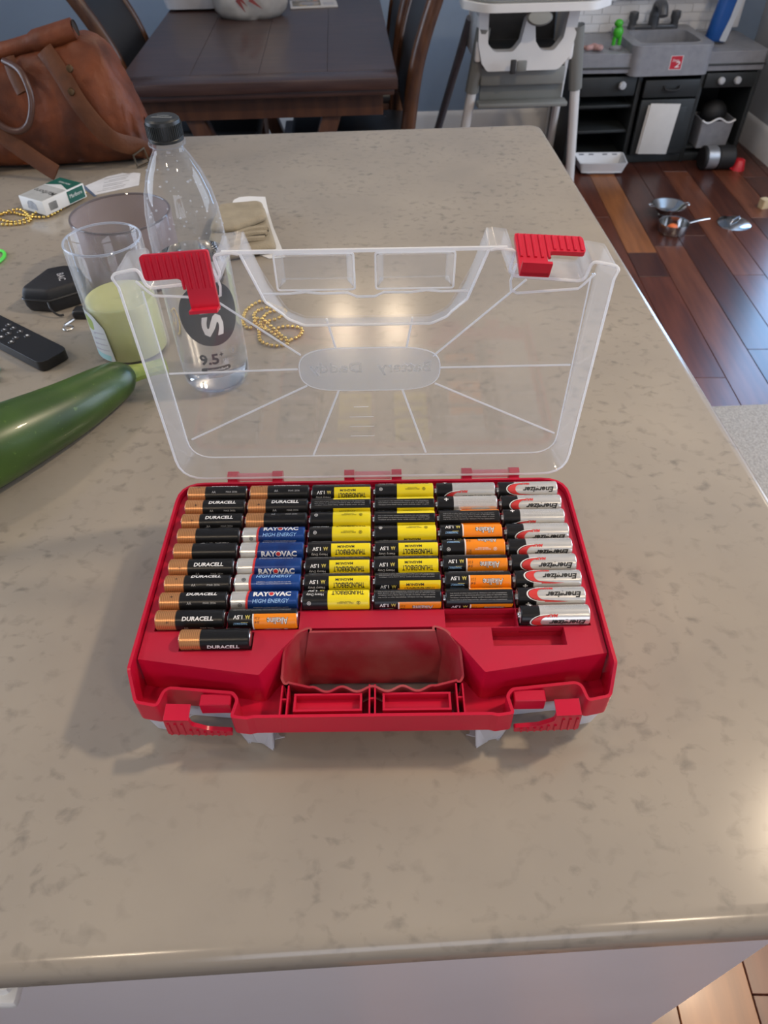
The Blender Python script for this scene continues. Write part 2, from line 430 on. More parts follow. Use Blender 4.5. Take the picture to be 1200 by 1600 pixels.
# island: cabinet body below, quartz top above
def quartz():
    m = bpy.data.materials.new('quartz'); m.use_nodes = True; nt = m.node_tree; N = nt.nodes; L = nt.links; b = N['Principled BSDF']
    tc = N.new('ShaderNodeTexCoord')
    n1 = N.new('ShaderNodeTexNoise'); n1.inputs['Scale'].default_value = 7; n1.inputs['Detail'].default_value = 5; L.new(tc.outputs['Object'], n1.inputs['Vector'])
    r1 = N.new('ShaderNodeValToRGB'); r1.color_ramp.elements[0].position = .32; r1.color_ramp.elements[1].position = .7
    r1.color_ramp.elements[0].color = (0.295, 0.262, 0.22, 1); r1.color_ramp.elements[1].color = (0.345, 0.305, 0.25, 1)
    L.new(n1.outputs['Fac'], r1.inputs[0])
    mp = N.new('ShaderNodeMapping'); mp.inputs['Scale'].default_value = (0.8, 1.0, 1.0); mp.inputs['Rotation'].default_value = (0, 0, .2); L.new(tc.outputs['Object'], mp.inputs['Vector'])
    n2 = N.new('ShaderNodeTexNoise'); n2.inputs['Scale'].default_value = 88; n2.inputs['Detail'].default_value = 5; n2.inputs['Distortion'].default_value = .35; L.new(mp.outputs[0], n2.inputs['Vector'])
    r2 = N.new('ShaderNodeValToRGB'); r2.color_ramp.elements[0].position = .54; r2.color_ramp.elements[1].position = .76
    r2.color_ramp.elements[0].color = (0, 0, 0, 1); r2.color_ramp.elements[1].color = (1, 1, 1, 1); L.new(n2.outputs['Fac'], r2.inputs[0])
    n3 = N.new('ShaderNodeTexNoise'); n3.inputs['Scale'].default_value = 9; n3.inputs['Detail'].default_value = 2; L.new(mp.outputs[0], n3.inputs['Vector'])
    r3 = N.new('ShaderNodeValToRGB'); r3.color_ramp.elements[0].position = .34; r3.color_ramp.elements[1].position = .56; L.new(n3.outputs['Fac'], r3.inputs[0])
    mu = N.new('ShaderNodeMath'); mu.operation = 'MULTIPLY'; L.new(r2.outputs[0], mu.inputs[0]); L.new(r3.outputs[0], mu.inputs[1])
    m2 = N.new('ShaderNodeMath'); m2.operation = 'MULTIPLY'; m2.inputs[1].default_value = .60; L.new(mu.outputs[0], m2.inputs[0])
    mx = N.new('ShaderNodeMixRGB'); mx.inputs[2].default_value = (0.12, 0.108, 0.095, 1)
    L.new(m2.outputs[0], mx.inputs[0]); L.new(r1.outputs[0], mx.inputs[1]); L.new(mx.outputs[0], b.inputs['Base Color'])
    b.inputs['Roughness'].default_value = 0.17; b.inputs['Specular IOR Level'].default_value = 0.45
    return m
M_quartz = quartz()
M_cab = mat('white_cabinet_paint', (0.70, 0.655, 0.675), 0.35, noise_amt=.05, nscale=5)
CX0, CX1, CY0, CY1 = -1.55, 0.3887, -0.262, 1.1815
def rounded_slab(x0, y0, x1, y1, rc, r, zb, m):
    """slab with a round nosing: stacked rings of the same rounded rectangle, each pulled in along the nosing"""
    b_ = MB(); rings = []
    def rr(ins, z):
        out = []; cr = rc - ins
        for cx_, cy_, a0 in ((x1 - rc, y1 - rc, 0), (x0 + rc, y1 - rc, 90), (x0 + rc, y0 + rc, 180), (x1 - rc, y0 + rc, 270)):
            for k in range(9):
                t = R_(a0 + 90 * k / 8); out.append(b_.bm.verts.new((cx_ + cr * math.cos(t), cy_ + cr * math.sin(t), z)))
        return out
    for k in range(9):
        t = R_(90 * k / 8); rings.append(rr(r * (1 - math.sin(t)), zb + r * (1 - math.cos(t))))
    for k in range(9):
        t = R_(90 * k / 8); rings.append(rr(r * (1 - math.cos(t)), -r + r * math.sin(t)))
    rings = [rr(r + .001, zb)] + rings + [rr(r + .001, 0.0)]
    n_ = len(rings[0])
    for A_, B_ in zip(rings, rings[1:]):
        for k in range(n_): b_._f([A_[k], A_[(k + 1) % n_], B_[(k + 1) % n_], B_[k]])
    b_._f(rings[0][::-1]); b_._f(rings[-1])
    return b_
top = rounded_slab(CX0, CY0, CX1, CY1, 0.03, 0.014, -0.036, M_quartz).build('countertop', M_quartz, loc=(0, 0, ZC), smooth=30)
tag(top, 'large beige speckled polished quartz countertop of the kitchen island', 'countertop')
isl = thing('island_cabinet', 'white painted island cabinet under the quartz countertop', 'cabinet', (0, 0, 0))
b = MB(); b.box((-0.60, 0.30, 0.485), (1.755, 1.09, 0.785)); b.build('body', M_cab, isl)
MB().box((-0.60, 0.32, 0.047), (1.70, 1.03, 0.089)).build('toe_kick', mat('toe_kick_dark', (.08, .075, .07), .6, noise_amt=.1), isl)
tab = MB(); tab.box((0, 0, 0), (0.05, 0.012, 0.026), 0.004); tab.box((0.018, -0.004, -0.004), (0.022, 0.014, 0.015), 0.003)
tab = tab.build('plastic_latch', mat('white_plastic', (.78, .78, .76), .35, noise_amt=.02), None, loc=(-0.270, -0.2535, 0.862), rot=(0, R_(12), 0))
tag(tab, 'small white plastic latch under the counter front edge at far left', 'latch')

# recessed ceiling lamps and the dining lamp
M_lamp = mat('lamp_glow', (1, .9, .75), .5, emit=(1.0, .78, .52), estr=4.0)
for i, (lx, ly, pw_) in enumerate(CAN_LIGHTS):
    t = thing('ceiling_lamp', ['round recessed ceiling lamp above the right of the island', 'round recessed ceiling lamp above the left of the island',
              'round recessed ceiling lamp near the rear wall on the right', 'round recessed ceiling lamp near the rear wall on the left', 'round recessed ceiling lamp above the toys on the floor'][i], 'lamp', (lx, ly, ZT), group='recessed ceiling lamps')
    MB().lathe([(0.078, -0.0005), (0.098, -0.0005), (0.098, -0.006), (0.084, -0.010), (0.078, -0.004)], 32, cap=False).build('trim_ring', M_trim, t)
    MB().lathe([(0, -0.001), (0.078, -0.001), (0.078, -0.003), (0, -0.003)], 32).build('diffuser', M_lamp, t)
ch = thing('dining_pendant', 'pendant lamp with two square glass shades above the dining table', 'lamp', (0.06, 2.75, ZT))
M_bronze = mat('lamp_bronze', (.08, .05, .03), .4, metal=.9, noise_amt=.1)
b = MB(); b.lathe([(0, 0), (.06, 0), (.055, -.02), (0, -.02)], 24); b.tube([(0, 0, -.015), (0, 0, -.16)], .008); b.tube([(-.14, 0, -.16), (.14, 0, -.16)], .009); b.build('frame', M_bronze, ch)
M_shade = mat('frosted_shade', (1, .9, .78), .4, emit=(1.0, .80, .58), estr=14.0)
for sx in (-.13, .13): MB().box((sx, 0, -.225), (.13, .13, .11), .01).build('glass_shade', M_shade, ch)
for sx in (-.13, .13):
    l = bpy.data.lights.new('pendant_bulb', 'POINT'); l.energy = 3.0; l.color = WARM; l.shadow_soft_size = .05
    o = bpy.data.objects.new('pendant_bulb', l); COL.objects.link(o); o.location = (0.06 + sx, 2.75, ZT - .32)

# ------------------------------------------------------------------ the battery case
H = 0.062                                    # battery axis above the counter
A0 = R_(-2.587)
M_red = mat('red_plastic', (0.56, 0.006, 0.036), 0.30, noise_amt=.12, nscale=14, col2=(0.49, 0.005, 0.034), spec=.4)
M_redin = mat('red_plastic_tray', (0.50, 0.008, 0.038), 0.38, noise_amt=.25, nscale=22, col2=(0.43, 0.014, 0.040), spec=.4)
M_dust = mat('dusty_red_plastic', (0.36, 0.006, 0.024), 0.5, noise_amt=.5, nscale=30, col2=(0.38, 0.085, 0.085))
M_latch = mat('bright_red_latch', (0.62, 0.010, 0.035), 0.3, noise_amt=.06, nscale=30)
M_clear = clear('clear_lid_plastic', (.985, .985, .985), .035, .40, 2.2, .06)
M_clearw = clear('clear_wall_plastic', (.985, .985, .985), .06, .36, 1.6, .08)
M_frost = clear('frosted_plastic', (.96, .96, .95), .22, .25, 1.5, .35)
M_edge = clear('plastic_edge', (.97, .97, .98), .58, .30, 1.2, .12, hcol=(1, 1, 1))  # whiter than the lid: light guided to plastic edges put into colour
M_clearb = clear('clear_bottom_plastic', (.95, .96, .99), .34, .40, 1.3, .10, hcol=(.95, .96, 1.0))

case = thing('battery_case', 'open red plastic battery case with a clear upright lid on the counter', 'case', (0, 0, ZC), (0, 0, A0))
hf = [(-.163, -.1220), (-.1454, -.1256), (-.1425, -.1116), (-.0965, -.1162), (-.0932, -.1205), (-.0955, -.1338), (-.084, -.1354), (-.0795, -.1343)]
front = hf + [(-x, y) for x, y in hf[::-1]]
contour = [(-.1655, .0775)] + [(-.1665, -.106)] + front + [(.1665, -.106)] + [(.1655, .0775)]
crad = [.022, .012] + [.006, .004, .005, .004, .004, .003, .003, .004] + [.004, .003, .003, .004, .004, .005, .004, .006] + [.012, .022]
CON = fillet(contour, crad, 5)               # CCW from the back left corner
def rim_side(x, y, hi, lo):
    if abs(x) > .150: return hi + (lo - hi) * smoothstep(-.1035, -.1215, y) if y < -.1035 else hi
    return lo if y < -.09 else hi
b = MB(); b.wall(CON, H - .036, lambda x, y: rim_side(x, y, H + .0022, H - .015), .0022)
shell = b.build('shell', M_red, case)

# tray insert with one recess per battery
COLX = [-.13075 + .0523 * k for k in range(6)]; ROWY = [.0645 - .016127 * k for k in range(9)]
slots = []
def slot(cx, cy): return [(cx - .0258, cy - .00765), (cx + .0258, cy - .00765), (cx + .0258, cy + .00765), (cx - .0258, cy + .00765)]
for r_i in range(9):
    for c_i in range(6):
        if r_i == 8 and c_i in (2, 3): continue
        slots.append(slot(COLX[c_i], ROWY[r_i]))
S10 = [(-.1100, -.0815), (.1110, -.0805)]
slots += [slot(*p) for p in S10]
ins_front = [(-.163, -.0950), (-.0771, -.1090), (-.0635, -.0885), (-.0525, -.0752), (-.0437, -.0712)]
ins = [(-.163, .0752)] + ins_front + [(-x, y) for x, y in ins_front[::-1]] + [(.163, .0752)]
INS = fillet(ins, [.020, 0, .002, .006, .006, .006, .006, .006, .006, .002, 0, .020], 5)
empties = [slot(COLX[4], ROWY[8]), slot(*S10[1])]
b = MB(); b.plate(INS, H - .0078, H - .003, slots); b.plate(INS, H - .0092, H - .0077, empties)
for e in empties:
    (ex0, ey0), (ex1, ey1) = e[0], e[2]
    big = [(ex0 - .001, ey0 - .001), (ex1 + .001, ey0 - .001), (ex1 + .001, ey1 + .001), (ex0 - .001, ey1 + .001)]
    b.plate(big, H - .0145, H - .0085, [e]); b.plate(big, H - .0155, H - .0142)
b.build('battery_tray', M_redin, case)
fr = fillet([(-.163, -.0950)] + [(-.0771, -.1090), (-.0635, -.0885)] + [(-.060, -.080)], [0, .002, .006, 0], 4)
for pth in (fr, [(-x, y) for x, y in fr[::-1]]):
    b = MB(); b.wall(pth, H - .034, H - .0032, .0018, draft=-.003, closed=False); b.build('tray_front_wall', M_red, case)
# hand hole: dusty wall with a wavy finger grip in front
wave = [(-.0595, -.1093), (-.0433, -.1098), (-.0375, -.1132), (-.0312, -.1150), (-.0255, -.1135), (-.0208, -.1105), (-.016, -.1130), (-.0113, -.1141), (-.006, -.1125), (0, -.1108)]
wv = []
for k in range(41):
    x = -.0433 + .0866 * k / 40
    y = -.1126 + .0020 * math.cos(2 * math.pi * x / .0208)
    wv.append((x, y))
hole = fillet([(-.0432, -.0705), (-.0525, -.0752), (-.0612, -.088), (-.0625, -.1045), (-.0598, -.1093)], [.010, .012, .012, .004, .004], 5) + wv + \
       fillet([(.0598, -.1093), (.0625, -.1045), (.0612, -.088), (.0525, -.0752), (.0432, -.0705)][::1], [.004, .004, .012, .012, .010], 5)
hz = lambda x, y: H - .0028 if y > -.080 else (H - .0028 - .0122 * smoothstep(-.080, -.104, y) if y > -.104 else H - .015)
# hole is CCW: thickness goes outwards (negative), foot slopes into the hole
b = MB(); b.wall(hole, H - .060, hz, -.0016, draft=.0075); b.build('hand_hole_wall', M_dust, case)
# trough between tray and front wall, with hole
tro = [(-.164, -.094)] + CON[CON.index(min(CON, key=lambda p: (p[0] + .1665) ** 2 + (p[1] + .106) ** 2)):]
tro = [p for p in CON if p[1] < -.098]; tro = [(-.1645, -.092)] + [(x * .992, y + .001) for x, y in tro] + [(.1645, -.092)]
b = MB(); b.plate(tro, H - .0355, H - .0335, [hole]); b.build('trough_floor', M_red, case)
# grip bar: two frames and ribs
b = MB()
for s in (-1, 1):
    x0, x1 = sorted((s * .0070, s * .0536))
    b.plate([(x0, -.1292), (x1, -.1292), (x1, -.1158), (x0, -.1158)], H - .034, H - .0165, [[(x0 + .0015, -.1277), (x1 - .0015, -.1277), (x1 - .0015, -.1173), (x0 + .0015, -.1173)]])
    b.box(((x0 + x1) / 2, -.1225, H - .0275), (x1 - x0 - .001, .0128, .009))
for x in (-.0622, -.0578, -.0019, .0019, .0578, .0622):
    b.box((x, -.1222, H - .0245), (.0011, .0244, .0185))
for x in (-.060, 0, .060): b.box((x, -.1200, H - .0245), (.0042, .0012, .0165))
b.build('grip_frames', M_red, case)

# bottom lid of clear plastic, with its red latches hanging open
BCON = [p for p in CON if not (abs(p[0]) < .0838 and p[1] < -.1)]
ib = [i for i, p in enumerate(BCON) if p[0] < 0][-1]
mid = [i for i in range(len(BCON) - 1) if BCON[i][0] < 0 < BCON[i + 1][0] and BCON[i][1] < 0][0]
Ub = fillet([(-.0735, -.1315), (-.0670, -.1000), (-.0560, -.0760), (-.0450, -.0715), (.0450, -.0715), (.0560, -.0760), (.0670, -.1000), (.0735, -.1315)], [.005, .010, .010, .008, .008, .010, .004, .003], 4)
BCON = BCON[:mid + 1] + Ub + BCON[mid + 1:]
bo = MB()
bo.wall([(x * .992, y * .992) for x, y in BCON], .002, H - .0355, .0015, draft=.0045); bo.plate([(x * .955, y * .955) for x, y in BCON], .0012, .0024)
bot = bo.build('bottom_lid', M_clearb, case)
for s in (-1, 1):
    # bottom latches: plate hangs in front of the clear wall, stem on top
    cx_ = s * .1195
    M = Matrix.Translation((cx_, -.1316, H - .0355)) @ Matrix.Rotation(R_(97), 4, 'X') @ Matrix.Rotation(R_(5 * s), 4, 'Z')
    g = Matrix.Diagonal((-s * -1, 1, 1, 1))
    lt = MB(); pr = fillet([(-.0222, -.0062), (.0222, -.0062), (.0222, .0015), (.006, .0030), (-.0045, .0110), (-.0050, .0200), (-.0218, .0200)], [.002, .002, .002, .008, .006, .001, .001], 4)
    MS = M @ Matrix.Diagonal((-s, 1, 1, 1))
    lt.plate(pr, -.0015, .0015, M=MS)
    lt.plate([(-.0216, .0185), (-.0052, .0185), (-.0052, .0202), (-.0216, .0202)], -.0100, .0015, M=MS)
    o = lt.build('bottom_latch', M_red, case, bevel=.0006)
    for k in range(9):
        x = -.0195 + k * .0046; y1 = .0145 if x < -.006 else (.004 if x < .002 else .0008)
        rr = MB(); rr.tube([MS @ Vector((x, -.0050, .0016)), MS @ Vector((x, y1, .0016))], .0010, 6); rr.build('grip_rib', M_red, o)
    # seat block beside the latch
    MB().box((s * .1075, -.1192, H - .0225), (.0215, .0085, .012), .0006, seg=1).build('latch_seat', M_red, case)

# hinges along the back
M_pin = clear('pink_hinge_plastic', (1, .62, .66), .30, .3, 1.4, .15, hcol=(.95, .45, .5))
for x in (-.1220, -.0830, -.0205, .0205, .0815, .1225):
    k = MB(); k.box((x, .0838, H - .006), (.0088, .0125, .011), .001); k.lathe([(.0046, -.0044), (.0046, .0044)], 14, Matrix.Translation((x, .0880, H - .0010)) @ Matrix.Rotation(math.pi / 2, 4, 'Y'))
    k.build('hinge_knuckle', M_red, case)

# ---- clear lid standing open
YH, ZH = .0830, H - .004
lid = bpy.data.objects.new('lid', None); COL.objects.link(lid); lid.parent = case; lid.location = (0, YH, ZH); lid.rotation_euler = (R_(2.0), 0, 0)
lid['label'] = 'clear transparent lid standing upright'
TL = Matrix(((1, 0, 0, 0), (0, 0, 1, 0), (0, 1, 0, 0), (0, 0, 0, 1)))    # plan (x, d, k) -> local (x, k, d); k points to the back
LC = [(x, .0835 - y) for x, y in CON]; LC = LC[::-1]                      # CCW in (x, d)
def lrim(x, d):   # k of the rim: negative = towards the tray
    y = .083 - d
    return rim_side(x, y, 0.0, -.013)
def wallcap(path, zfun, top, th, draft):
    """lid walls: bottom (k = top) is the panel edge, rim follows zfun"""
    b = MB(); b.wall(path, top, zfun, th, draft=draft, M=TL); return b
i0 = [i for i, (x, d) in enumerate(LC) if d > .2 and x < 0 and x > -.0795][0]
_n = len(LC); LO = [LC[(i0 + k) % _n] for k in range(_n)]; LO = [p for p in LO if not (p[1] > .2 and abs(p[0]) < .0795)]
b = MB(); b.wall(LO, .018, lrim, .0016, draft=lambda x, d: .0068 - .0056 * smoothstep(.185, .205, d), closed=False, M=TL); b.build('side_wall', M_clearw, lid)
# moulded rim, whitened for the light carried in its edge
b = MB(); b.tube([TL @ Vector((x, d, lrim(x, d))) for x, d in LO], .0010, 6); b.build('rim', M_edge, lid)
def inset(path, t):
    out = []; n = len(path)
    for i in range(n):
        a, c, p = Vector(path[i - 1]), Vector(path[(i + 1) % n]), Vector(path[i])
        d0 = (p - a).normalized() if (p - a).length > 1e-9 else (c - p).normalized(); d1 = (c - p).normalized() if (c - p).length > 1e-9 else d0
        m = Vector((-d0.y, d0.x)) + Vector((-d1.y, d1.x)); m = m.normalized() if m.length > 1e-6 else Vector((-d0.y, d0.x))
        k = max(.5, m.dot(Vector((-d0.y, d0.x)))); q = p + m * (t / k); out.append((q.x, q.y))
    return out
# panel outline: body of the lid up to the latch bays, notched for the hand hole
barbot = .1885
UH = [(-.0790, .2060), (-.0680, .1800), (-.0575, .1590), (-.0450, .1530)]
UHR = [(-x, d) for x, d in UH[::-1]]
pan = [(-.1590, .0150), (.1590, .0150), (.1590, .1830), (.1420, .1850), (.0960, .1850), (.0905, .2060)] + UHR[::-1] + UH[::-1] + [(-.0905, .2060), (-.0960, .1850), (-.1420, .1850), (-.1590, .1830)]
PAN = fillet(pan, [.018, .018, .004, .004, .006, .002] + [.002, .006, .012, .008] + [.008, .012, .006, .002] + [.002, .006, .004, .004], 5)
b = MB(); b.plate(PAN, .0170, .0183, M=TL); b.build('panel', M_clear, lid)
# fine moulded line round the panel
def moulded(pts, name='moulded_line', r=.00055, k=.0165, closed=False, m=None):
    return MB().tube([TL @ Vector((x, d, k)) for x, d in pts], r, 5, closed=closed).build(name, m or M_edge, lid)
moulded(fillet([(-.1575, .0160), (.1575, .0160), (.1560, .1800), (.097, .1815), (-.097, .1815), (-.1560, .1800)][:4] and [(-.1575, .1760), (-.1572, .0155), (.1572, .0155), (.1560, .1820)], [0, .020, .020, 0], 6), 'panel_line')
# hand hole wall in the lid
UP = fillet([(-.0785, .2180)] + UH[1:] + UHR[:-1] + [(.0785, .2180)], [0, .006, .012, .008, .008, .012, .006, 0], 6)
kz = lambda x, d: .006 - .019 * smoothstep(.160, .192, d)
b = MB(); b.wall(UP, .0180, kz, .0013, draft=-.003, closed=False, M=TL); b.build('hand_hole_wall', M_clearw, lid)
b = MB(); b.tube([TL @ Vector((x, d, kz(x, d))) for x, d in UP], .0010, 6); b.build('hand_hole_rim', M_edge, lid)
# straight front edge across the handle and its two boxes
MB().box((0, -.0125, .2188), (.180, .0016, .0022)).build('handle_edge', M_edge, lid)
for s in (-1, 1):
    x0, x1 = sorted((s * .0068, s * .0578)); d0, d1 = .1915, .2168
    fb = MB(); fr_o = fillet([(x0, d0), (x1, d0), (x1, d1), (x0, d1)], .002, 3)
    fb.wall(fr_o, -.0055, -.012, .0010, draft=.0042, M=TL); fb.plate(inset(fr_o, .0042), -.0060, -.0052, M=TL)
    hb = fb.build('handle_box', M_clearw, lid)
    MB().tube([TL @ Vector((x, d, -.012)) for x, d in fr_o], .0007, 5, closed=True).build('box_rim', M_edge, lid)
moulded([(-.068, barbot), (-.050, barbot), (-.040, .1895), (-.030, .1882), (-.012, .1885), (-.006, .1855), (.006, .1855), (.012, .1885), (.030, .1882), (.040, .1895), (.050, barbot), (.068, barbot)], 'grip_line', .0009, -.011)
# latch bays
for s in (-1, 1):
    bay = [(s * .1440, .1870), (s * .0970, .1830)]
    b = MB(); b.box((s * .1200, .0035, .1955), (.0475, .026, .0013), rot=(R_(5 * s), 'Y')); b.build('latch_bay', M_clearw, lid)
    moulded([(s * .1490, .2000), (s * .1435, .1930), (s * .1400, .1895), (s * .1000, .1870), (s * .0960, .1890), (s * .0948, .1960), (s * .0972, .2080)], 'latch_bay_rim', .0009, -.0125)
# emblem plate with the mirrored name
el = []
for k in range(48):
    t = 2 * math.pi * k / 48; c_, s_ = math.cos(t), math.sin(t)
    el.append((.0545 * math.copysign(abs(c_) ** .45, c_), .1065 + .0200 * math.copysign(abs(s_) ** .75, s_)))
b = MB(); b.plate(el, .0158, .0170, M=TL); b.build('emblem', M_frost, lid)
moulded(el, 'emblem_rim', .0005, .0158, True)
dc = Decal().text('Battery', .006, .0475, .1015, .1135, mirror=True, offset=.02).text('Daddy', -.0465, -.006, .1015, .1135, mirror=True, offset=.02)
b = MB()
for V, F, mi in dc.items:
    vs = [b.bm.verts.new((x, .0152, d)) for x, d in V]; v2 = [b.bm.verts.new((x, .0160, d)) for x, d in V]
    ec = {}
    for f in F:
        b._f([vs[i] for i in f])
        for a_, c_ in zip(f, f[1:] + f[:1]): ec[(a_, c_)] = 1
    for (a_, c_) in ec:
        if (c_, a_) not in ec: b._f([vs[a_], vs[c_], v2[c_], v2[a_]])
b.build('raised_lettering', clear('embossed_letters', (.93, .93, .91), .16, .5, 1.2, .2), lid, smooth=0)
# radial ribs
for p, q in [((-.1559, .1051), (-.0555, .1075)), ((-.1533, .0365), (-.0499, .0915)), ((-.0514, .0165), (-.0249, .0868)), ((.0252, .0873), (.0462, .0175)),
             ((.0510, .0920), (.1545, .0375)), ((.0550, .1070), (.1552, .1076)), ((.0485, .1175), (.1115, .1805)), ((.0284, .1255), (.0325, .1520)), ((-.0249, .1255), (-.0301, .1520)), ((-.0520, .1204), (-.1090, .1690))]:
    p, q = Vector(p), Vector(q); d = (q - p); L = d.length; a = math.atan2(d.y, d.x); c = (p + q) / 2
    MB().box((0, 0, 0), (L, .0016, .0012), .0004, seg=1, rot=None).build('rib', M_edge, lid, loc=(c.x, .0163, c.y), rot=(math.pi / 2, -a, 0))
for i in range(4): MB().box((-.008, .0168, .0375 + i * .0105), (.020 - (i == 3) * .008, .0003, .0004)).build('scratch', M_edge, lid)
# lid latches: left one faces the viewer, right one is swung back
def lid_latch(M, s):
    MS = M @ Matrix.Diagonal((-s, 1, 1, 1)) @ Matrix.Rotation(math.pi, 4, 'Z') @ Matrix.Diagonal((-1, 1, 1, 1))
    lt = MB(); pr = fillet([(-.0222, -.0085), (.0222, -.0085), (.0222, .0290), (.0035, .0290), (.0035, .0115), (.0000, .0075), (-.0222, .0075)], [.003, .002, .001, .001, .004, .004, .003], 4)
    lt.plate(pr, -.0016, .0016, M=MS)
    lt.plate([(.0036, .0268), (.0221, .0268), (.0221, .0290), (.0036, .0290)], -.001, .0085, M=MS)
    o = lt.build('lid_latch', M_latch, lid, bevel=.0008)
    for k in range(10):
        x = -.0198 + k * .0044; y1 = .0062 if x < .002 else .0145
        rr = MB(); rr.tube([MS @ Vector((x, -.0074, .0015)), MS @ Vector((x, y1, .0015))], .0011, 6); rr.build('grip_rib', M_latch, o)
# local frame of the lid: x right, -y to the viewer, z up
ML = Matrix.Translation((-.1195, -.0150, .2115)) @ Matrix.Rotation(math.pi / 2, 4, 'X') @ Matrix.Rotation(R_(4), 4, 'Z') @ Matrix.Rotation(R_(-14), 4, 'X')
lid_latch(ML, -1)
MR = Matrix.Translation((.1180, -.0060, .2165)) @ Matrix.Rotation(math.pi / 2, 4, 'X') @ Matrix.Rotation(R_(-4), 4, 'Z') @ Matrix.Rotation(R_(-80), 4, 'X')
lid_latch(MR, 1)
for x in (-.1025, 0, .102):
    MB().tube([(x - .0155, .004, .003), (x + .0155, .004, .003)], .0036, 8).build('hinge_sleeve', M_pin, lid)

# ------------------------------------------------------------------ batteries
RB, HL = .00725, .0245
def cyl_body(zones, name, mats, extra=None):
    """casing about the x axis, material by (u, angle): zones(u, a) -> index; u edges listed in extra"""
    bm = bmesh.new(); us = sorted(set([-HL, HL] + list(extra or []))); na = 60
    prof = [(-HL, RB * .80), (-HL, RB * .93), (-HL + .0006, RB)] + [(u, RB) for u in us[1:-1]] + [(HL - .0006, RB), (HL, RB * .93), (HL, RB * .80)]
    rings = [[bm.verts.new((u, r * math.sin(2 * math.pi * k / na), r * math.cos(2 * math.pi * k / na))) for k in range(na)] for u, r in prof]
    for i in range(len(prof) - 1):
        um = (prof[i][0] + prof[i + 1][0]) / 2
        for k in range(na):
            f = bm.faces.new([rings[i][k], rings[i][(k + 1) % na], rings[i + 1][(k + 1) % na], rings[i + 1][k]])
            a = (k + .5) / na * 360.0
            f.material_index = zones(um, a)
    bm.faces.new(rings[0]); bm.faces.new(rings[-1][::-1])
    bmesh.ops.recalc_face_normals(bm, faces=bm.faces[:])
    me = bpy.data.meshes.new(name); bm.to_mesh(me); bm.free()
    for m in mats: me.materials.append(m)
    me.polygons.foreach_set('use_smooth', [True] * len(me.polygons)); me.set_sharp_from_angle(angle=R_(30))
    return me
INK = [mat('ink_white', (.80, .80, .80), .4, noise_amt=.02), mat('ink_black', (.012, .012, .012), .4, noise_amt=.02), mat('ink_red', (.62, .03, .03), .4, noise_amt=.02),
       mat('ink_grey', (.46, .46, .46), .4, noise_amt=.02), mat('ink_sky', (.30, .55, .90), .4, noise_amt=.02), mat('ink_gold', (.60, .50, .10), .4, noise_amt=.02)]
M_steel = mat('terminal_steel', (.62, .62, .62), .28, metal=1, noise_amt=.1, nscale=400)
M_black = mat('battery_black', (.009, .009, .010), .30, spec=.32, noise_amt=.1, nscale=300)
def copper_mat():
    m = mat('battery_copper', (.60, .29, .12), .32, metal=.55, noise_amt=.05, nscale=200); nt = m.node_tree; N = nt.nodes
    tc = N.new('ShaderNodeTexCoord'); wv_ = N.new('ShaderNodeTexWave'); wv_.inputs['Scale'].default_value = 230; wv_.bands_direction = 'X'
    nt.links.new(tc.outputs['Object'], wv_.inputs['Vector']); rp = N.new('ShaderNodeValToRGB')
    rp.color_ramp.elements[0].color = (.62, .30, .12, 1); rp.color_ramp.elements[1].color = (.40, .17, .07, 1); rp.color_ramp.elements[0].position = .3
    nt.links.new(wv_.outputs['Fac'], rp.inputs[0]); nt.links.new(rp.outputs[0], N['Principled BSDF'].inputs['Base Color'])
    return m
M_copper = copper_mat()
M_silver = mat('battery_silver', (.72, .71, .68), .26, metal=.6, noise_amt=.06, nscale=120)
M_blue = mat('battery_blue', (.010, .035, .17), .25, metal=.3, noise_amt=.45, nscale=60, col2=(.012, .07, .30))
M_yell = mat('battery_yellow', (.86, .70, .010), .32, noise_amt=.03, nscale=90)
M_oran = mat('battery_orange', (.90, .26, .006), .32, noise_amt=.03, nscale=90)
M_redb = mat('battery_red', (.60, .02, .03), .3, noise_amt=.03)
SMALL = ['WARNING: Do not recharge, disassemble, heat or put in fire.', 'May explode or leak if inserted backwards or mixed with', 'used or other battery types. Keep away from children.']
deg = R_(1) * RB
def fine(d, x0, x1, a, mi, flip, n=3, sp=11):
    """n lines of small print centred at view angle a"""
    for k in range(n):
        ang_ = a + (k - (n - 1) / 2) * sp; v = (ang_ if flip else -ang_) * deg
        d.text(SMALL[k % 3][::1], x0, x1, v - .00045, v + .00045, mi)
    return d
def at_(a, flip): return (a if flip else -a) * deg
def T(d, body, x0, x1, a, h, mi, flip, shear=0, off=0): v = at_(a, flip); return d.text(body, x0, x1, v - h / 2, v + h / 2, mi, shear, off)
KINDS = {}
# copper-top black
d = Decal()
for a in (0, 165):
    T(d, 'DURACELL', -.0050, .0175, a, .0032, 0, False, .12, .030)
for a in (60, 228):
    T(d, 'AA', -.0040, -.0008, a, .0020, 3, False); T(d, 'MAR 2036', .0078, .0172, a, .0015, 3, False)
for a in (20, 200): T(d, '+', -.0165, -.0145, a, .0020, 1, False)
KINDS['copper'] = (cyl_body(lambda u, a: 1 if u < -.0098 else 0, 'casing', [M_black, M_copper], [-.0098]), d.wrapped('lettering', INK, RB + .00008), False)
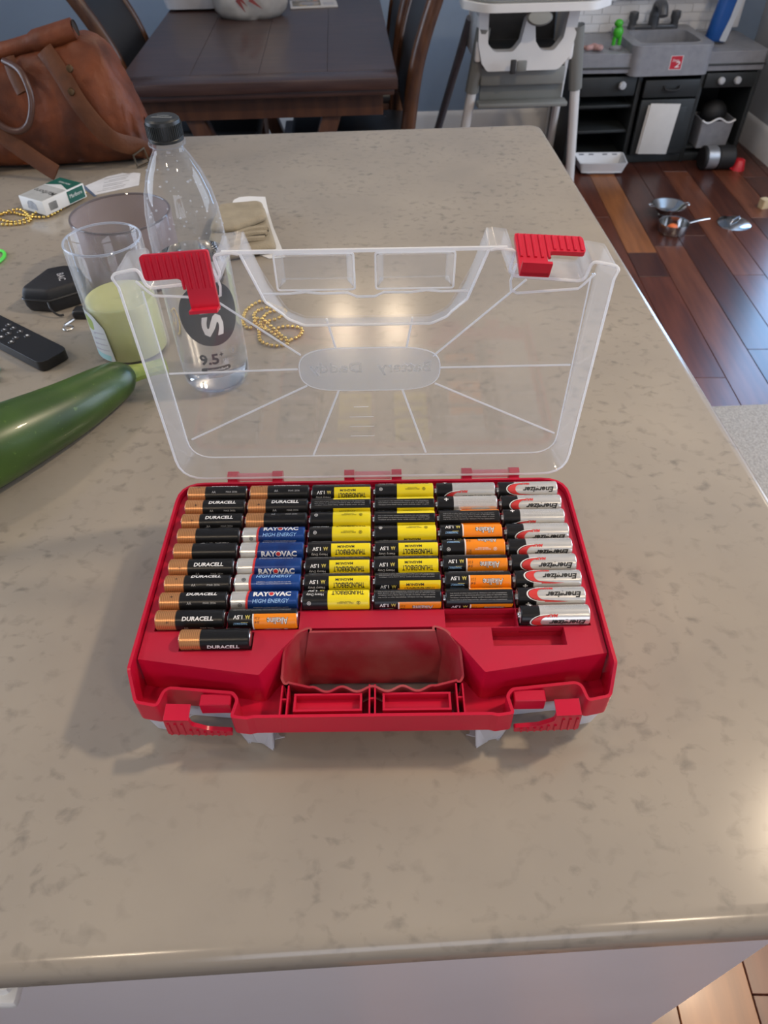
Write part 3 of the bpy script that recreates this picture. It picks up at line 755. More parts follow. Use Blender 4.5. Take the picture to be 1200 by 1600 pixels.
# blue
d = Decal()
for a in (0, 180):
    T(d, 'RAYOVAC', -.0080, .0195, a, .0046, 0, False, .0, .04)
    v = at_(a, False); d.ring(.0052, v, 0, .0017, 2); d.ring(.0052, v, .0017, .0021, 0)
    T(d, 'HIGH ENERGY', -.0085, .0185, a + 46, .0030, 4, False, .2, .01)
    fine(d, -.0080, .0180, a + 92, 0, False, 2)
d.ring(-.0175, at_(70, False), .0011, .0015, 1); T(d, '+', -.0184, -.0166, 70, .0018, 1, False)
for k in range(12):      # slanted red stripe between silver and blue
    v0, v1 = (k * 30) * deg, (k * 30 + 30) * deg; sl = .0009 * math.sin(k * 30 * R_(1)); sl1 = .0009 * math.sin((k * 30 + 30) * R_(1))
    d.poly([(-.0128 + sl, v0), (-.0112 + sl, v0), (-.0112 + sl1, v1), (-.0128 + sl1, v1)], 2)
KINDS['blue'] = (cyl_body(lambda u, a: 1 if u < -.0120 else 0, 'casing', [M_blue, M_silver], [-.0120]), d.wrapped('lettering', INK, RB + .00008), False)
# yellow and orange: printed the other way round (nub to the right of the print)
def bolt(kind):
    yel = kind == 'yellow'; d = Decal(); xb = .0060 if yel else .0070
    lo, hi = (-8, 58) if yel else (-20, 80)
    fine(d, -.0200, .0215, (lo + hi) / 2, 3 if yel else 3, True, 3 if yel else 4, 13)
    for a in (120, 300):
        if yel:
            T(d, 'THUNDERBOLT', -.0205, .0030, a, .0043, 1, True, 0, .02); T(d, 'MAGNUM', -.0120, .0010, a - 35, .0020, 1, True, 0, .02)
            T(d, 'Heavy Duty', .0090, .0215, a + 12, .0026, 0, True, 0, .0)
        else:
            T(d, 'Alkaline', -.0187, -.0033, a + 1, .0052, 1, True, 0, .040); T(d, 'Alkaline', -.0183, -.0037, a + 1, .0048, 0, True, 0, .004)
            T(d, 'THUNDERBOLT', .0105, .0205, a + 16, .0016, 4, True, 0, .02); T(d, '___', .0100, .0150, a + 8, .0003, 5, True)
        T(d, '1.5V', .0140, .0205, a - 22, .0028, 0, True, 0, .03); T(d, 'AA', .0085, .0120, a - 22, .0028, 5, True, 0, .03)
    T(d, 'ZINC CHLORIDE' if yel else 'MADE IN CHINA', -.0130, -.0010, 186, .0011, 1 if yel else 0, True); T(d, 'MADE IN CHINA', -.0110, -.0030, 178, .0008, 1 if yel else 0, True)
    d.ring(-.0165, at_(185, True), .0010, .0013, 1 if yel else 0); T(d, '1', -.0168, -.0162, 185, .0012, 1 if yel else 0, True)
    d.ring(.0195, at_(185, True), .0011, .0014, 0); T(d, '+', .0187, .0203, 185, .0016, 0, True)
    if not yel:
        a = 80
        while a < 340:
            d.rect(.0060, .0069, at_(a, True), at_(a + 20, True), 0); a += 20
        for a, s_ in ((105, 'E 2.0'), (128, '54'), (195, 'DEC 2 2'), (212, '20 22 8')): T(d, s_, .0018, .0052, a, .0018, 1, True, .2, -.005)
    inb = lambda a: (a - lo) % 360 < (hi - lo)
    return (cyl_body(lambda u, a: 0 if (u > xb or inb(a)) else 1, 'casing', [M_black, M_yell if yel else M_oran], [xb]), d.wrapped('lettering', INK, RB + .00008), True)
KINDS['yellow'] = bolt('yellow'); KINDS['orange'] = bolt('orange')
# silver with red swoosh
d = Decal()
fine(d, -.0205, .0080, 18, 3, True, 4, 12); fine(d, -.0205, .0080, 250, 3, True, 4, 12)
T(d, 'MAX', -.0015, .0065, 78, .0023, 2, True, .25, .05)
T(d, 'Energizer', -.0212, .0046, 116, .0058, 1, True, .25, .03)
for a in (0, 178): T(d, '+', .0155, .0190, a, .0032, 0, True, 0, .03)
sc_ = at_(116, True)
def crescent(x0, ro, ri, wo, wi, mi):
    o_ = [(x0 + ro * math.cos(math.pi * (k / 24 - .5)), sc_ + wo * math.sin(math.pi * (k / 24 - .5))) for k in range(25)]
    i_ = [(x0 + ri * math.cos(math.pi * (.5 - k / 24)), sc_ + wi * math.sin(math.pi * (.5 - k / 24))) for k in range(25)]
    d.poly(o_ + i_, mi)
crescent(.0050, .0135, .0125, .0060, .0056, 0); crescent(.0050, .0120, .0058, .0052, .0044, 2)
d.poly([(.0055, sc_ + .0060), (.0052, sc_ + .0044), (-.0040, sc_ + .0052), (-.0120, sc_ + .0058), (-.0040, sc_ + .0062)], 2)
KINDS['silver'] = (cyl_body(lambda u, a: 1 if u > .0112 else 0, 'casing', [M_silver, M_black], [.0112]), d.wrapped('lettering', INK, RB + .00008), True)
capm = {}
def cap_mesh(side, flip):
    key = (side, flip)
    if key not in capm:
        b_ = MB(); q = Matrix.Rotation(math.pi / 2, 4, 'Y') if side > 0 else Matrix.Rotation(-math.pi / 2, 4, 'Y')
        if (side > 0) == flip: b_.lathe([(0, HL + .0016), (.0023, HL + .0016), (.0026, HL + .0013), (.0026, HL - .0002), (.0055, HL - .0002), (.0055, HL - .001)], 20, q, cap=False)
        else: b_.lathe([(0, HL + .0004), (.0052, HL + .0004), (.0056, HL), (.0056, HL - .001)], 20, q, cap=False)
        capm[key] = b_.mesh('terminal', M_steel)
    return capm[key]
LOOK = {'copper': 'black AA battery with copper end', 'blue': 'dark blue AA battery with silver end', 'yellow': 'yellow and black AA battery',
        'orange': 'orange and black AA battery', 'silver': 'silver and black AA battery'}
ORD = ['first', 'second', 'third', 'fourth', 'fifth', 'sixth', 'seventh', 'eighth', 'ninth']
COLN = ['leftmost column', 'second column from left', 'third column from left', 'fourth column from left', 'fifth column from left', 'rightmost column']
cR = Matrix.Rotation(A0, 4, 'Z')
def battery(kind, x, y, roll, label, dx=0.0):
    body, let, flip = KINDS[kind]
    p = cR @ Vector((x + dx, y, H)); 
    rot = (R_(-roll) if flip else R_(roll), 0, A0 + (math.pi if flip else 0))
    t = thing('aa_battery', label, 'battery', (p.x, p.y, ZC + p.z), rot, 'AA batteries in the red case')
    link('casing', body, t); link('lettering', let, t)
    link('positive_terminal', cap_mesh(1 if flip else -1, flip), t); link('negative_terminal', cap_mesh(-1 if flip else 1, flip), t)
GRID = [
 [('copper', -32), ('copper', -35), ('yellow', -56), ('yellow', -158), ('silver', -28), ('silver', -79)],
 [('copper', 2), ('copper', 4), ('yellow', -4), ('yellow', 0), ('silver', 6), ('silver', -60)],
 [('copper', 10), ('copper', 125), ('yellow', -178), ('yellow', 4), ('orange', -4), ('silver', -8)],
 [('copper', 92), ('blue', -12), ('yellow', -158), ('yellow', -186), ('orange', 84), ('silver', -44)],
 [('copper', 104), ('blue', 58), ('yellow', -66), ('yellow', -64), ('orange', -138), ('silver', -48)],
 [('copper', 18), ('blue', 66), ('yellow', -60), ('yellow', -62), ('orange', -76), ('silver', -66)],
 [('copper', -18), ('blue', -56), ('yellow', -64), ('yellow', -28), ('orange', -74), ('silver', -102)],
 [('copper', -14), ('blue', -8), ('yellow', -128), ('orange', -22), ('orange', -2), ('silver', -96)],
 [('copper', 30), ('orange', -72), None, None, None, ('silver', -36)]]
for r_i, row in enumerate(GRID):
    for c_i, e in enumerate(row):
        if not e: continue
        kind, roll = e
        battery(kind, COLX[c_i], ROWY[r_i], roll, '%s, %s row from the hinge, %s' % (LOOK[kind], ORD[r_i], COLN[c_i]), dx=random.uniform(-.0004, .0004))
battery('copper', S10[0][0], S10[0][1], 82, 'black AA battery with copper end, alone in the slot nearest the left latch')

# ------------------------------------------------------------------ things on the counter
def bez(pts, n=8):
    """Catmull-Rom through points"""
    P = [Vector(p) for p in pts]; out = []
    for i in range(len(P) - 1):
        p0, p1, p2, p3 = P[max(i - 1, 0)], P[i], P[i + 1], P[min(i + 2, len(P) - 1)]
        for k in range(n):
            t = k / n
            out.append(0.5 * ((2 * p1) + (p2 - p0) * t + (2 * p0 - 5 * p1 + 4 * p2 - p3) * t * t + (3 * p1 - p0 - 3 * p2 + p3) * t ** 3))
    out.append(P[-1]); return out

# water bottle
BX, BY = -0.168, 0.3305
M_pet = clear('bottle_plastic', (.95, .965, .985), .012, .34, 3.6, .03, hcol=(.85, .9, 1.0))
M_water = mat('bottle_water', (.98, .99, 1.0), .0, trans=1.0, noise_amt=0, spec=.5); M_water.node_tree.nodes['Principled BSDF'].inputs['IOR'].default_value = 1.33
bt = thing('water_bottle', 'tall clear plastic water bottle with black cap and round black print', 'bottle', (BX, BY, ZC))
prof = [(0, .004), (.018, .003), (.026, .0), (.033, .002), (.0365, .010), (.0372, .020), (.0375, .05), (.0375, .10), (.0372, .16), (.0365, .18), (.0350, .198), (.0315, .215), (.0255, .232), (.0185, .245), (.0150, .2505), (.0140, .252), (.0138, .256), (.0168, .2565), (.0168, .2585), (.0138, .259), (.0132, .276), (.0118, .276)]
def prof_r(z):
    for (r0, z0), (r1, z1) in zip(prof[3:], prof[4:]):
        if z0 <= z <= z1: return r0 + (r1 - r0) * (z - z0) / max(1e-6, z1 - z0)
    return .0375
MB().lathe(prof, 56, cap=False).build('bottle_body', M_pet, bt, smooth=60)
wl = .150
wp = [(0, .006), (.024, .003), (.0325, .004), (.0358, .011)] + [(prof_r(z) - .0007, z) for z in (.02, .05, .08, .11, .14, wl)] + [(0, wl)]
MB().lathe(wp, 48, cap=False).build('water', M_water, bt, smooth=60)
cp = MB(); cp.lathe([(0, .2785), (.0135, .2785), (.0150, .2770), (.0155, .274), (.0157, .2632), (.0152, .2628), (.0157, .2622), (.0157, .2600)], 40, cap=False)
cp.build('cap', mat('black_cap_plastic', (.020, .023, .024), .38, noise_amt=.1, nscale=90), bt)
for k in range(40):
    pass
rb = MB()
for k in range(48):
    a = 2 * math.pi * k / 48; rb.box((.0158 * math.cos(a), .0158 * math.sin(a), .2690), (.0008, .0008, .0105), rot=(a, 'Z'))
o = rb.build('cap_knurling', MATS['black_cap_plastic'], bt); o['kind'] = 'stuff'
dcap = Decal().text('smartwater', -.0095, .0095, -.0005, .0030).text('alkaline', -.0055, .0055, -.0045, -.0020)
MB().flat(dcap, Matrix.Translation((0, 0, .2787)) @ Matrix.Rotation(R_(170), 4, 'Z')).build('cap_lettering', mat('cap_print_grey', (.42, .44, .45), .4, noise_amt=.03), bt, smooth=0)
# print: the label is turned so that the print faces the viewer, text runs up the bottle
d = Decal()
blob = []
for k in range(48):
    t = 2 * math.pi * k / 48; c_, s_ = math.cos(t), math.sin(t)
    blob.append((.0335 * c_ * (1 - .06 * s_), .1025 + .0360 * s_))
d.poly(blob, 1)
d.text('s', -.0115, .0115, .0780, .1030, 0, offset=.015, rot=90).text('m', -.0115, .0115, .1055, .1370, 0, offset=.015, rot=90)
d.text('9.5', -.0215, -.0010, .0440, .0575, 1, offset=.03).text('+', .0005, .0045, .0525, .0575, 1, offset=.02).text('pH', .0010, .0075, .0435, .0500, 3)
pill = [(-.0185 + .0038 * math.cos(t), .0375 + .0030 * math.sin(t)) for t in [math.pi * (.5 + k / 10) for k in range(11)]] + [(.0065 + .0038 * math.cos(t), .0375 + .0030 * math.sin(t)) for t in [math.pi * (-.5 + k / 10) for k in range(11)]]
d.poly(pill, 1); d.text('antioxidant', -.0160, .0075, .0358, .0392, 0, offset=.01)
d.ring(.0170, .0545, .0044, .0047, 3, 24); d.text('1', .0160, .0180, .0520, .0570, 3)
for k in range(3): d.text('electrolytes for taste', .0090, .0260, .0460 - k * .0024, .0476 - k * .0024, 3)
d.text('alkaline', .0150, .0220, .1450, .1750, 1, rot=270)
d.rect(-.016, .012, .0270, .0275, 3)
for k in range(26): d.rect(-.016 + k * .0011, -.0155 + k * .0011, .0275, .0320, 3)
me = d.wrapped('bottle_print', [mat('print_white', (.78, .78, .78), .4, noise_amt=.02), mat('print_black', (.015, .017, .02), .4, noise_amt=.02), INK[2], mat('print_grey', (.25, .26, .28), .4, noise_amt=.02)], .0377, step=.003, bend='z', zfun=lambda z: prof_r(z) + .0003)
link('bottle_print', me, bt, rot=(0, 0, R_(22)))
dr = MB(); rnd = random.Random(3)
for k in range(70):
    z = rnd.uniform(.155, .236); a = rnd.uniform(0, 6.28); r = prof_r(z) - .0004
    dr.sphere((r * math.cos(a), r * math.sin(a), z), rnd.uniform(.0005, .0013), 1)
o = dr.build('water_droplets', clear('droplet', (1, 1, 1), .12, .5, 1.5, .02), bt, smooth=60); o['kind'] = 'stuff'

# candle in a glass jar
M_glass = clear('jar_glass', (.985, .985, .985), .02, .32, 3.0, .02, hcol=(.75, .8, .86))
cd = thing('jar_candle', 'pale green candle in a clear glass jar left of the bottle', 'candle', (-.2783, .4022, ZC))
RJ = .0425
j = MB(); j.lathe([(0, .0), (RJ - .006, 0), (RJ - .001, .002), (RJ, .006), (RJ, .06), (RJ, .137), (RJ - .0006, .1395), (RJ - .0016, .1400), (RJ - .0026, .1390), (RJ - .0026, .006), (0, .0055)], 64, cap=False); j.build('glass_jar', M_glass, cd, smooth=50)
MB().tube([((RJ - .0013) * math.cos(2 * math.pi * k / 64), (RJ - .0013) * math.sin(2 * math.pi * k / 64), .1392) if False else Vector(((RJ - .0013) * math.cos(2 * math.pi * k / 64), (RJ - .0013) * math.sin(2 * math.pi * k / 64), .1392)) for k in range(64)], .0012, 6, closed=True).build('jar_rim', clear('rim_glass', (.9, .92, .95), .25, .4, 1.5, .03, hcol=(.7, .75, .85)), cd)
M_wax = mat('green_wax', (.50, .51, .24), .45, sss=.3, noise_amt=.1, nscale=20, col2=(.45, .48, .21))
wx = MB(); wx.lathe([(0, .0062), (RJ - .0030, .0062), (RJ - .0030, .0705), (RJ - .0045, .0715), (RJ - .008, .0695), (.012, .0688), (0, .0684)], 56, cap=False); wx.build('wax', M_wax, cd, smooth=60)
MB().tube([(.001, .001, .068), (.0015, .0, .0735), (.003, -.0006, .0775)], [.0009, .0009, .0012], 6).build('wick', mat('burnt_wick', (.015, .013, .012), .8, noise_amt=.2), cd)
# label on the left of the jar
d = Decal()
d.poly(fillet([(-.034, .008), (.002, .008), (.000, .052), (-.012, .068), (-.034, .070)], [.003, .003, .010, .010, .003], 5), 0)
d.poly(fillet([(-.030, .046), (-.016, .046), (-.014, .060), (-.026, .066), (-.030, .060)], [.002, .005, .006, .004, .003], 5), 1)
for k in range(4):
    y = .018 + k * .0075; d.poly([(-.028 + .003 * k, y), (-.015, y + .003), (-.002, y + .0045), (-.002, y + .0055), (-.015, y + .0045), (-.029 + .003 * k, y + .003)], 2)
d.poly([(-.030, .0085), (-.004, .0085), (-.002, .016), (-.030, .017)], 3)
me = d.wrapped('jar_label', [mat('label_white', (.62, .66, .68), .35, noise_amt=.05), mat('label_green', (.36, .46, .14), .4, noise_amt=.2, nscale=80), mat('label_lilac', (.45, .45, .52), .4, noise_amt=.05), mat('label_aqua', (.35, .62, .66), .4, noise_amt=.05)], RJ + .0004, step=.003, bend='z')
link('jar_label', me, cd, rot=(0, 0, R_(-20)))

# second, empty tinted jar behind
M_tint = clear('mauve_glass', (.84, .80, .80), .36, .35, 1.6, .12, hcol=(.46, .40, .40))
ej = thing('tinted_glass_jar', 'wide empty mauve tinted glass jar behind the candle', 'jar', (-.312, .592, ZC))
RE = .0660
MB().lathe([(0, 0), (RE - .004, 0), (RE, .004), (RE, .088), (RE - .001, .0900), (RE - .0028, .0895), (RE - .0030, .006), (0, .006)], 64, cap=False).build('jar_body', M_tint, ej, smooth=50)
MB().tube([((RE - .0014) * math.cos(2 * math.pi * k / 64), (RE - .0014) * math.sin(2 * math.pi * k / 64), .0893) for k in range(64)], .0015, 6, closed=True).build('jar_rim', clear('mauve_rim', (.6, .58, .58), .35, .4, 1.5, .05, hcol=(.36, .33, .34)), ej)

# zucchini
zp = [(-.470, .085), (-.4016, .1415), (-.360, .1826), (-.3141, .2385), (-.285, .283), (-.270, .306), (-.2625, .316)]
zr = [.0395, .0385, .0365, .0300, .0245, .0195, .0110]
zz = [ZC + r for r in (.0395, .0385, .0365, .0300, .0255, .0235, .0225)]
P = bez([(x, y, z) for (x, y), z in zip(zp, zz)], 8); Rr = [v.x for v in bez([(r, 0, 0) for r in zr], 8)]
def zuc_mat():
    m = mat('zucchini_skin', (.022, .050, .010), .34, noise_amt=.5, nscale=9, col2=(.050, .105, .014), coat=.1, stretch=(1, 1, 1)); nt = m.node_tree; N = nt.nodes; b = N['Principled BSDF']
    old = b.inputs['Base Color'].links[0].from_socket
    tc = N.new('ShaderNodeTexCoord'); n = N.new('ShaderNodeTexNoise'); n.inputs['Scale'].default_value = 260; n.inputs['Detail'].default_value = 2; nt.links.new(tc.outputs['Object'], n.inputs['Vector'])
    rp = N.new('ShaderNodeValToRGB'); rp.color_ramp.elements[0].position = .66; rp.color_ramp.elements[1].position = .76; nt.links.new(n.outputs['Fac'], rp.inputs[0])
    mu = N.new('ShaderNodeMath'); mu.operation = 'MULTIPLY'; mu.inputs[1].default_value = .35; nt.links.new(rp.outputs[0], mu.inputs[0])
    mx = N.new('ShaderNodeMixRGB'); mx.inputs[2].default_value = (.16, .25, .05, 1); nt.links.new(mu.outputs[0], mx.inputs[0]); nt.links.new(old, mx.inputs[1]); nt.links.new(mx.outputs[0], b.inputs['Base Color'])
    return m
zu = thing('zucchini', 'large dark green zucchini lying at the left edge of the counter', 'zucchini', (-.36, .18, ZC))
mw = Matrix.Translation((.36, -.18, -ZC))
b = MB(); b.tube([mw @ p for p in P], Rr, 28); b.build('fruit', zuc_mat(), zu, smooth=60)
b = MB(); nst = 9; sp = bez([(-.266, .312, ZC + .0225), (-.252, .324, ZC + .0190), (-.238, .334, ZC + .0165), (-.228, .340, ZC + .0150)], 3); rs = [.0125, .0108, .0098, .0092, .0088, .0086, .0086, .0088, .0092, .0095]
b.tube([mw @ p for p in sp], rs[:len(sp)], 10); so = b.build('stem', mat('zucchini_stem', (.38, .42, .09), .5, noise_amt=.35, nscale=60, col2=(.22, .30, .05)), zu, smooth=20)

# black zip pouch
def pillow(outline, z0, z1, name, m, parent=None, puff=.5, rings=6, nz=0.0, ns=20.0, M=None, seed=0):
    """soft slab: outline in (x, y), flat bottom z0, domed top z1"""
    b_ = MB(); M = M or Matrix(); c = Vector((sum(p[0] for p in outline) / len(outline), sum(p[1] for p in outline) / len(outline)))
    def ring(s_, z): 
        out = []
        for p in outline:
            q = c + (Vector(p) - c) * s_; v = Vector((q.x, q.y, z))
            if nz: v.z += nz * noise.noise(Vector((q.x * ns + seed, q.y * ns, z * 3)))
            out.append(b_.bm.verts.new(M @ v))
        return out
    R = [ring(.93, z0), ring(.99, z0 + (z1 - z0) * .22), ring(1.0, z0 + (z1 - z0) * .5)]
    for k in range(1, rings + 1):
        t = k / rings * math.pi / 2
        R.append(ring(1.0 - (1 - math.cos(t)) * puff if k < rings else 1.0 - puff, z0 + (z1 - z0) * (.5 + .5 * math.sin(t))))
    for s_ in (.6, .3): R.append(ring((1 - puff) * s_, z1))
    n = len(outline)
    for A_, B_ in zip(R, R[1:]):
        for k in range(n): b_._f([A_[k], A_[(k + 1) % n], B_[(k + 1) % n], B_[k]])
    b_._f(R[0]); b_._f(R[-1])
    return b_.build(name, m, parent, smooth=50)
M_cloth = mat('black_nylon', (.013, .013, .016), .55, noise_amt=.2, nscale=300, bump=.15, bscale=900)
po = thing('zip_pouch', 'black zip pouch with white letters behind the remote control', 'pouch', (-.405, .525, ZC))
ol = fillet([(-.038, -.022), (.002, -.030), (.040, -.006), (.030, .040), (.006, .046), (-.016, .038)], [.008, .012, .012, .010, .008, .008], 4)
pillow(ol, .001, .032, 'pouch_body', M_cloth, po, .16)
MB().tube([Vector((x * 1.004, y * 1.004, .0185)) for x, y in ol], .0016, 6, closed=True).build('zipper', mat('zipper_black', (.02, .02, .022), .4, noise_amt=.2, nscale=800), po)
MB().tube(bez([(.000, -.031, .017), (.004, -.038, .010), (.012, -.041, .004), (.018, -.039, .003)], 5), .0014, 6).build('zip_pull', MATS['zipper_black'], po)
d = Decal().text('BAC', -.011, .011, -.0045, .0045, offset=.02)
MB().flat(d, Matrix.Translation((.012, .008, .0325)) @ Matrix.Rotation(R_(-66), 4, 'Z')).build('lettering', mat('pouch_print', (.45, .45, .47), .5, noise_amt=.03), po, smooth=0)

# dark keys half hidden by the candle
ky = thing('car_key', 'small black key fob lying between pouch and candle', 'key', (-.362, .485, ZC))
pillow(fillet([(-.012, -.008), (.016, -.010), (.020, .008), (-.010, .010)], .004, 3), .0008, .012, 'fob', mat('key_black', (.02, .02, .022), .35, noise_amt=.1), ky, .25)
MB().tube([(-.010, -.010, .002), (-.018, -.024, .002)], .0018, 6).build('key_blade', M_steel, ky)
MB().tube([(-.012 + .006 * math.cos(t), -.030 + .006 * math.sin(t), .002) for t in [k * .5236 for k in range(12)]], .001, 5, closed=True).build('key_ring', M_steel, ky)

# remote control
M_rem = mat('remote_black', (.011, .011, .013), .4, noise_amt=.1, nscale=200)
ra = math.atan2(.378 - .4633, -.3533 + .4589) ; 
rc = thing('remote_control', 'slim black remote control with pale button marks', 'remote', (-.4320, .4250, ZC), (0, 0, R_(-38.5)))
b = MB(); b.plate(fillet([(-.095, -.0195), (.0855, -.0195), (.0855, .0195), (-.095, .0195)], [.006, .010, .010, .006], 5), .001, .0135); b.build('remote_body', M_rem, rc, bevel=.003, bseg=3)
M_btn = mat('button_dark', (.03, .03, .034), .45, noise_amt=.1); M_bp = mat('button_mark', (.62, .64, .66), .45, noise_amt=.05)
for i, (x, y) in enumerate([(.020, .009), (.012, -.002), (.004, .010), (.016, -.0105), (-.004, -.001), (-.010, .010), (-.004, -.011), (-.016, .001), (-.022, .011), (-.018, -.010), (-.032, 0)]):
    bn = MB().lathe([(0, .0145), (.0034, .0145), (.0040, .0139), (.0040, .0130)], 14, Matrix.Translation((x, y, 0)), cap=False).build('button', M_btn, rc)
    MB().box((x, y, .01455), (.0032, .0012 if i % 3 else .0024, .0002)).build('button_mark', M_bp, bn)

# cigarette box with green print
cg = thing('cigarette_box', 'white and green cigarette box lying on gold beads', 'box', (-.4955, .8500, ZC + .0045), (0, 0, R_(57)))
L_, W_, H_ = .087, .056, .0225
MB().box((0, 0, H_ / 2), (L_, W_, H_), .0012).build('carton', mat('carton_white', (.70, .71, .70), .4, noise_amt=.03), cg)
d = Decal(); 
d.poly([(.010, -.026), (.0425, -.026), (.0425, .026), (.010, .026), (.022, 0)], 1); d.rect(-.0425, .008, -.026, .026, 2)
d.text('Marlboro', -.020, -.008, -.024, .024, 3, rot=90, offset=.01); d.text('MENTHOL', .026, .031, -.014, .014, 0, rot=90)
MB().flat(d, Matrix.Translation((0, 0, H_ + .0003))).build('top_print', [mat('print_white2', (.75, .76, .75), .4, noise_amt=.03), mat('print_green', (.006, .10, .075), .4, noise_amt=.05), mat('print_pale', (.44, .45, .44), .4, noise_amt=.15, nscale=60), mat('print_dark', (.05, .055, .055), .4, noise_amt=.05)], cg, smooth=0)
d = Decal().rect(.006, .040, -.0095, .0095, 1).rect(-.034, -.018, -.007, .006, 2).text('Marlboro', .010, .036, -.002, .004, 0)
d2 = Decal()
for k in range(8): d2.rect(-.033 + k * .002, -.032 + k * .002, -.0065, .0055, 3)
d = Decal().rect(.006, .040, -.0095, .0095, 1).text('Marlboro', .010, .036, -.002, .004, 0)
o = MB().flat(d2, Matrix.Translation((0, -W_ / 2 - .0004, H_ / 2)) @ Matrix.Rotation(math.pi / 2, 4, 'X')).build('barcode', [MATS['print_white2'], MATS['print_green'], MATS['print_pale'], MATS['print_dark']], cg, smooth=0); o['kind'] = 'stuff'
MB().flat(d, Matrix.Translation((0, -W_ / 2 - .0003, H_ / 2)) @ Matrix.Rotation(math.pi / 2, 4, 'X')).build('side_print', [MATS['print_white2'], MATS['print_green'], MATS['print_pale'], MATS['print_dark']], cg, smooth=0)
d = Decal().poly(fillet([(-.012, -.006), (.012, -.006), (.010, .004), (.004, .008), (-.004, .008), (-.010, .004)], .002, 3), 2)
MB().flat(d, Matrix.Translation((-L_ / 2 - .0003, 0, H_ / 2)) @ Matrix.Rotation(-math.pi / 2, 4, 'Z') @ Matrix.Rotation(math.pi / 2, 4, 'X')).build('crest_print', [MATS['print_white2'], MATS['print_green'], mat('crest_blue', (.42, .46, .52), .4, noise_amt=.3, nscale=200), MATS['print_dark']], cg, smooth=0)

# gold bead necklaces
M_gold = mat('gold_beads', (.80, .56, .16), .22, metal=1, noise_amt=.1, nscale=60)
def necklace(name, pts, label, r=.0026, closed=True):
    c = bez(pts + ([pts[0]] if closed else []), 24); b_ = MB(); last = None
    for p in c:
        if last is None or (p - last).length > r * 2.25:
            b_.sphere(p, r, 2); last = p
    o = b_.build(name, M_gold, None, smooth=80); return tag(o, label, 'necklace', 'gold bead necklaces')
zb = ZC + .0027
necklace('bead_necklace', [(-.150, .448, zb), (-.148, .480, zb), (-.130, .502, zb), (-.112, .488, zb), (-.096, .470, zb + .002), (-.104, .452, zb + .003), (-.122, .446, zb), (-.116, .430, zb), (-.092, .436, zb), (-.074, .428, zb), (-.078, .410, zb), (-.096, .404, zb), (-.112, .420, zb + .003), (-.126, .434, zb + .003), (-.120, .462, zb + .004), (-.106, .470, zb + .004), (-.124, .478, zb + .003), (-.136, .462, zb + .003), (-.128, .430, zb), (-.124, .404, zb), (-.106, .392, zb), (-.088, .398, zb), (-.100, .412, zb + .003), (-.128, .452, zb + .004), (-.140, .434, zb)],
         'gold bead necklace heaped on the counter right of the bottle')
necklace('bead_necklace', [(-.600, .800, zb), (-.565, .822, zb), (-.540, .812, zb), (-.515, .800, zb), (-.492, .806, zb), (-.470, .862, zb), (-.458, .884, zb), (-.462, .898, zb), (-.484, .880, zb), (-.510, .824, zb + .003), (-.530, .792, zb), (-.552, .786, zb), (-.575, .802, zb + .003), (-.548, .826, zb + .003), (-.520, .790, zb), (-.545, .776, zb), (-.585, .784, zb)],
         'gold bead necklace under the cigarette box')

# receipt with torn edge
def sheet(name, outline, z, m, th=.0006, parent=None): return MB().plate(outline, z, z + th).build(name, m, parent, smooth=0)
M_paper = mat('receipt_paper', (.66, .66, .68), .7, noise_amt=.12, nscale=40)
rp_ = thing('receipt', 'white printed receipt with torn edge behind the cigarette box', 'paper', (-.415, .94, ZC))
sheet('receipt_sheet', [(-.052, -.010), (-.025, -.052), (.042, -.016), (.034, .040), (.022, .044), (.012, .040), (.002, .044), (-.008, .038), (-.022, .030)], .0004, M_paper, parent=rp_)
rl = MB()
for k in range(7):
    rl.box((-.004 + .004 * (k % 2), -.030 + k * .0095, .0012), (.046 - .006 * (k % 3), .0011, .0002), rot=(R_(26), 'Z'))
o = rl.build('printed_lines', mat('receipt_ink', (.30, .31, .33), .6, noise_amt=.1), rp_); o['kind'] = 'stuff'
MB().plate([(-.057, -.006), (-.050, -.012), (-.022, -.056), (-.026, -.058), (-.056, -.014)], .0002, .0006).build('blue_edge', mat('paper_blue', (.10, .14, .22), .6, noise_amt=.05), rp_, smooth=0)

# white paper with a folded khaki cloth on it
sp_ = MB()
sp_.plate([(-.205, .790), (-.200, .845), (-.192, .855), (-.176, .858), (-.148, .853), (-.140, .800), (-.128, .735), (-.104, .630), (-.128, .628), (-.205, .700)], ZC + .0004, ZC + .0014)
tag(sp_.build('white_paper', mat('paper_white', (.72, .72, .72), .7, noise_amt=.06, nscale=30), smooth=0), 'creased white paper under the folded khaki cloth', 'paper')
kc = thing('folded_cloth', 'folded khaki cloth on white paper behind the lid', 'cloth', (-.168, .718, ZC + .0016))
M_kh = mat('khaki_cloth', (.34, .29, .205), .85, noise_amt=.2, nscale=40, bump=.3, bscale=500)
M_kd = mat('khaki_dark_folds', (.06, .05, .035), .9, noise_amt=.2)  # darker cloth for the strips between the folds
pillow(fillet([(-.050, .020), (-.046, .060), (.024, .070), (.040, -.012), (.052, -.075), (-.030, -.100), (-.052, -.040)], .010, 3), .0, .014, 'lower_fold', M_kh, kc, .14, nz=.002, ns=40)
pillow(fillet([(-.048, .018), (-.044, .056), (.022, .064), (.034, .005), (-.010, -.036), (-.050, -.030)], .010, 3), .0135, .024, 'upper_fold', M_kh, kc, .16, nz=.002, ns=50, seed=4)
fold = MB()
for k, (y, z, x0, x1) in enumerate([(-.040, .018, -.010, .036), (-.052, .016, -.018, .036), (-.066, .014, -.022, .034)]):
    fold.tube(bez([(x0, y - .010, z), ((x0 + x1) / 2, y, z + .003), (x1, y + .010, z)], 6), .005, 8)
fold.build('rolled_folds', M_kh, kc)
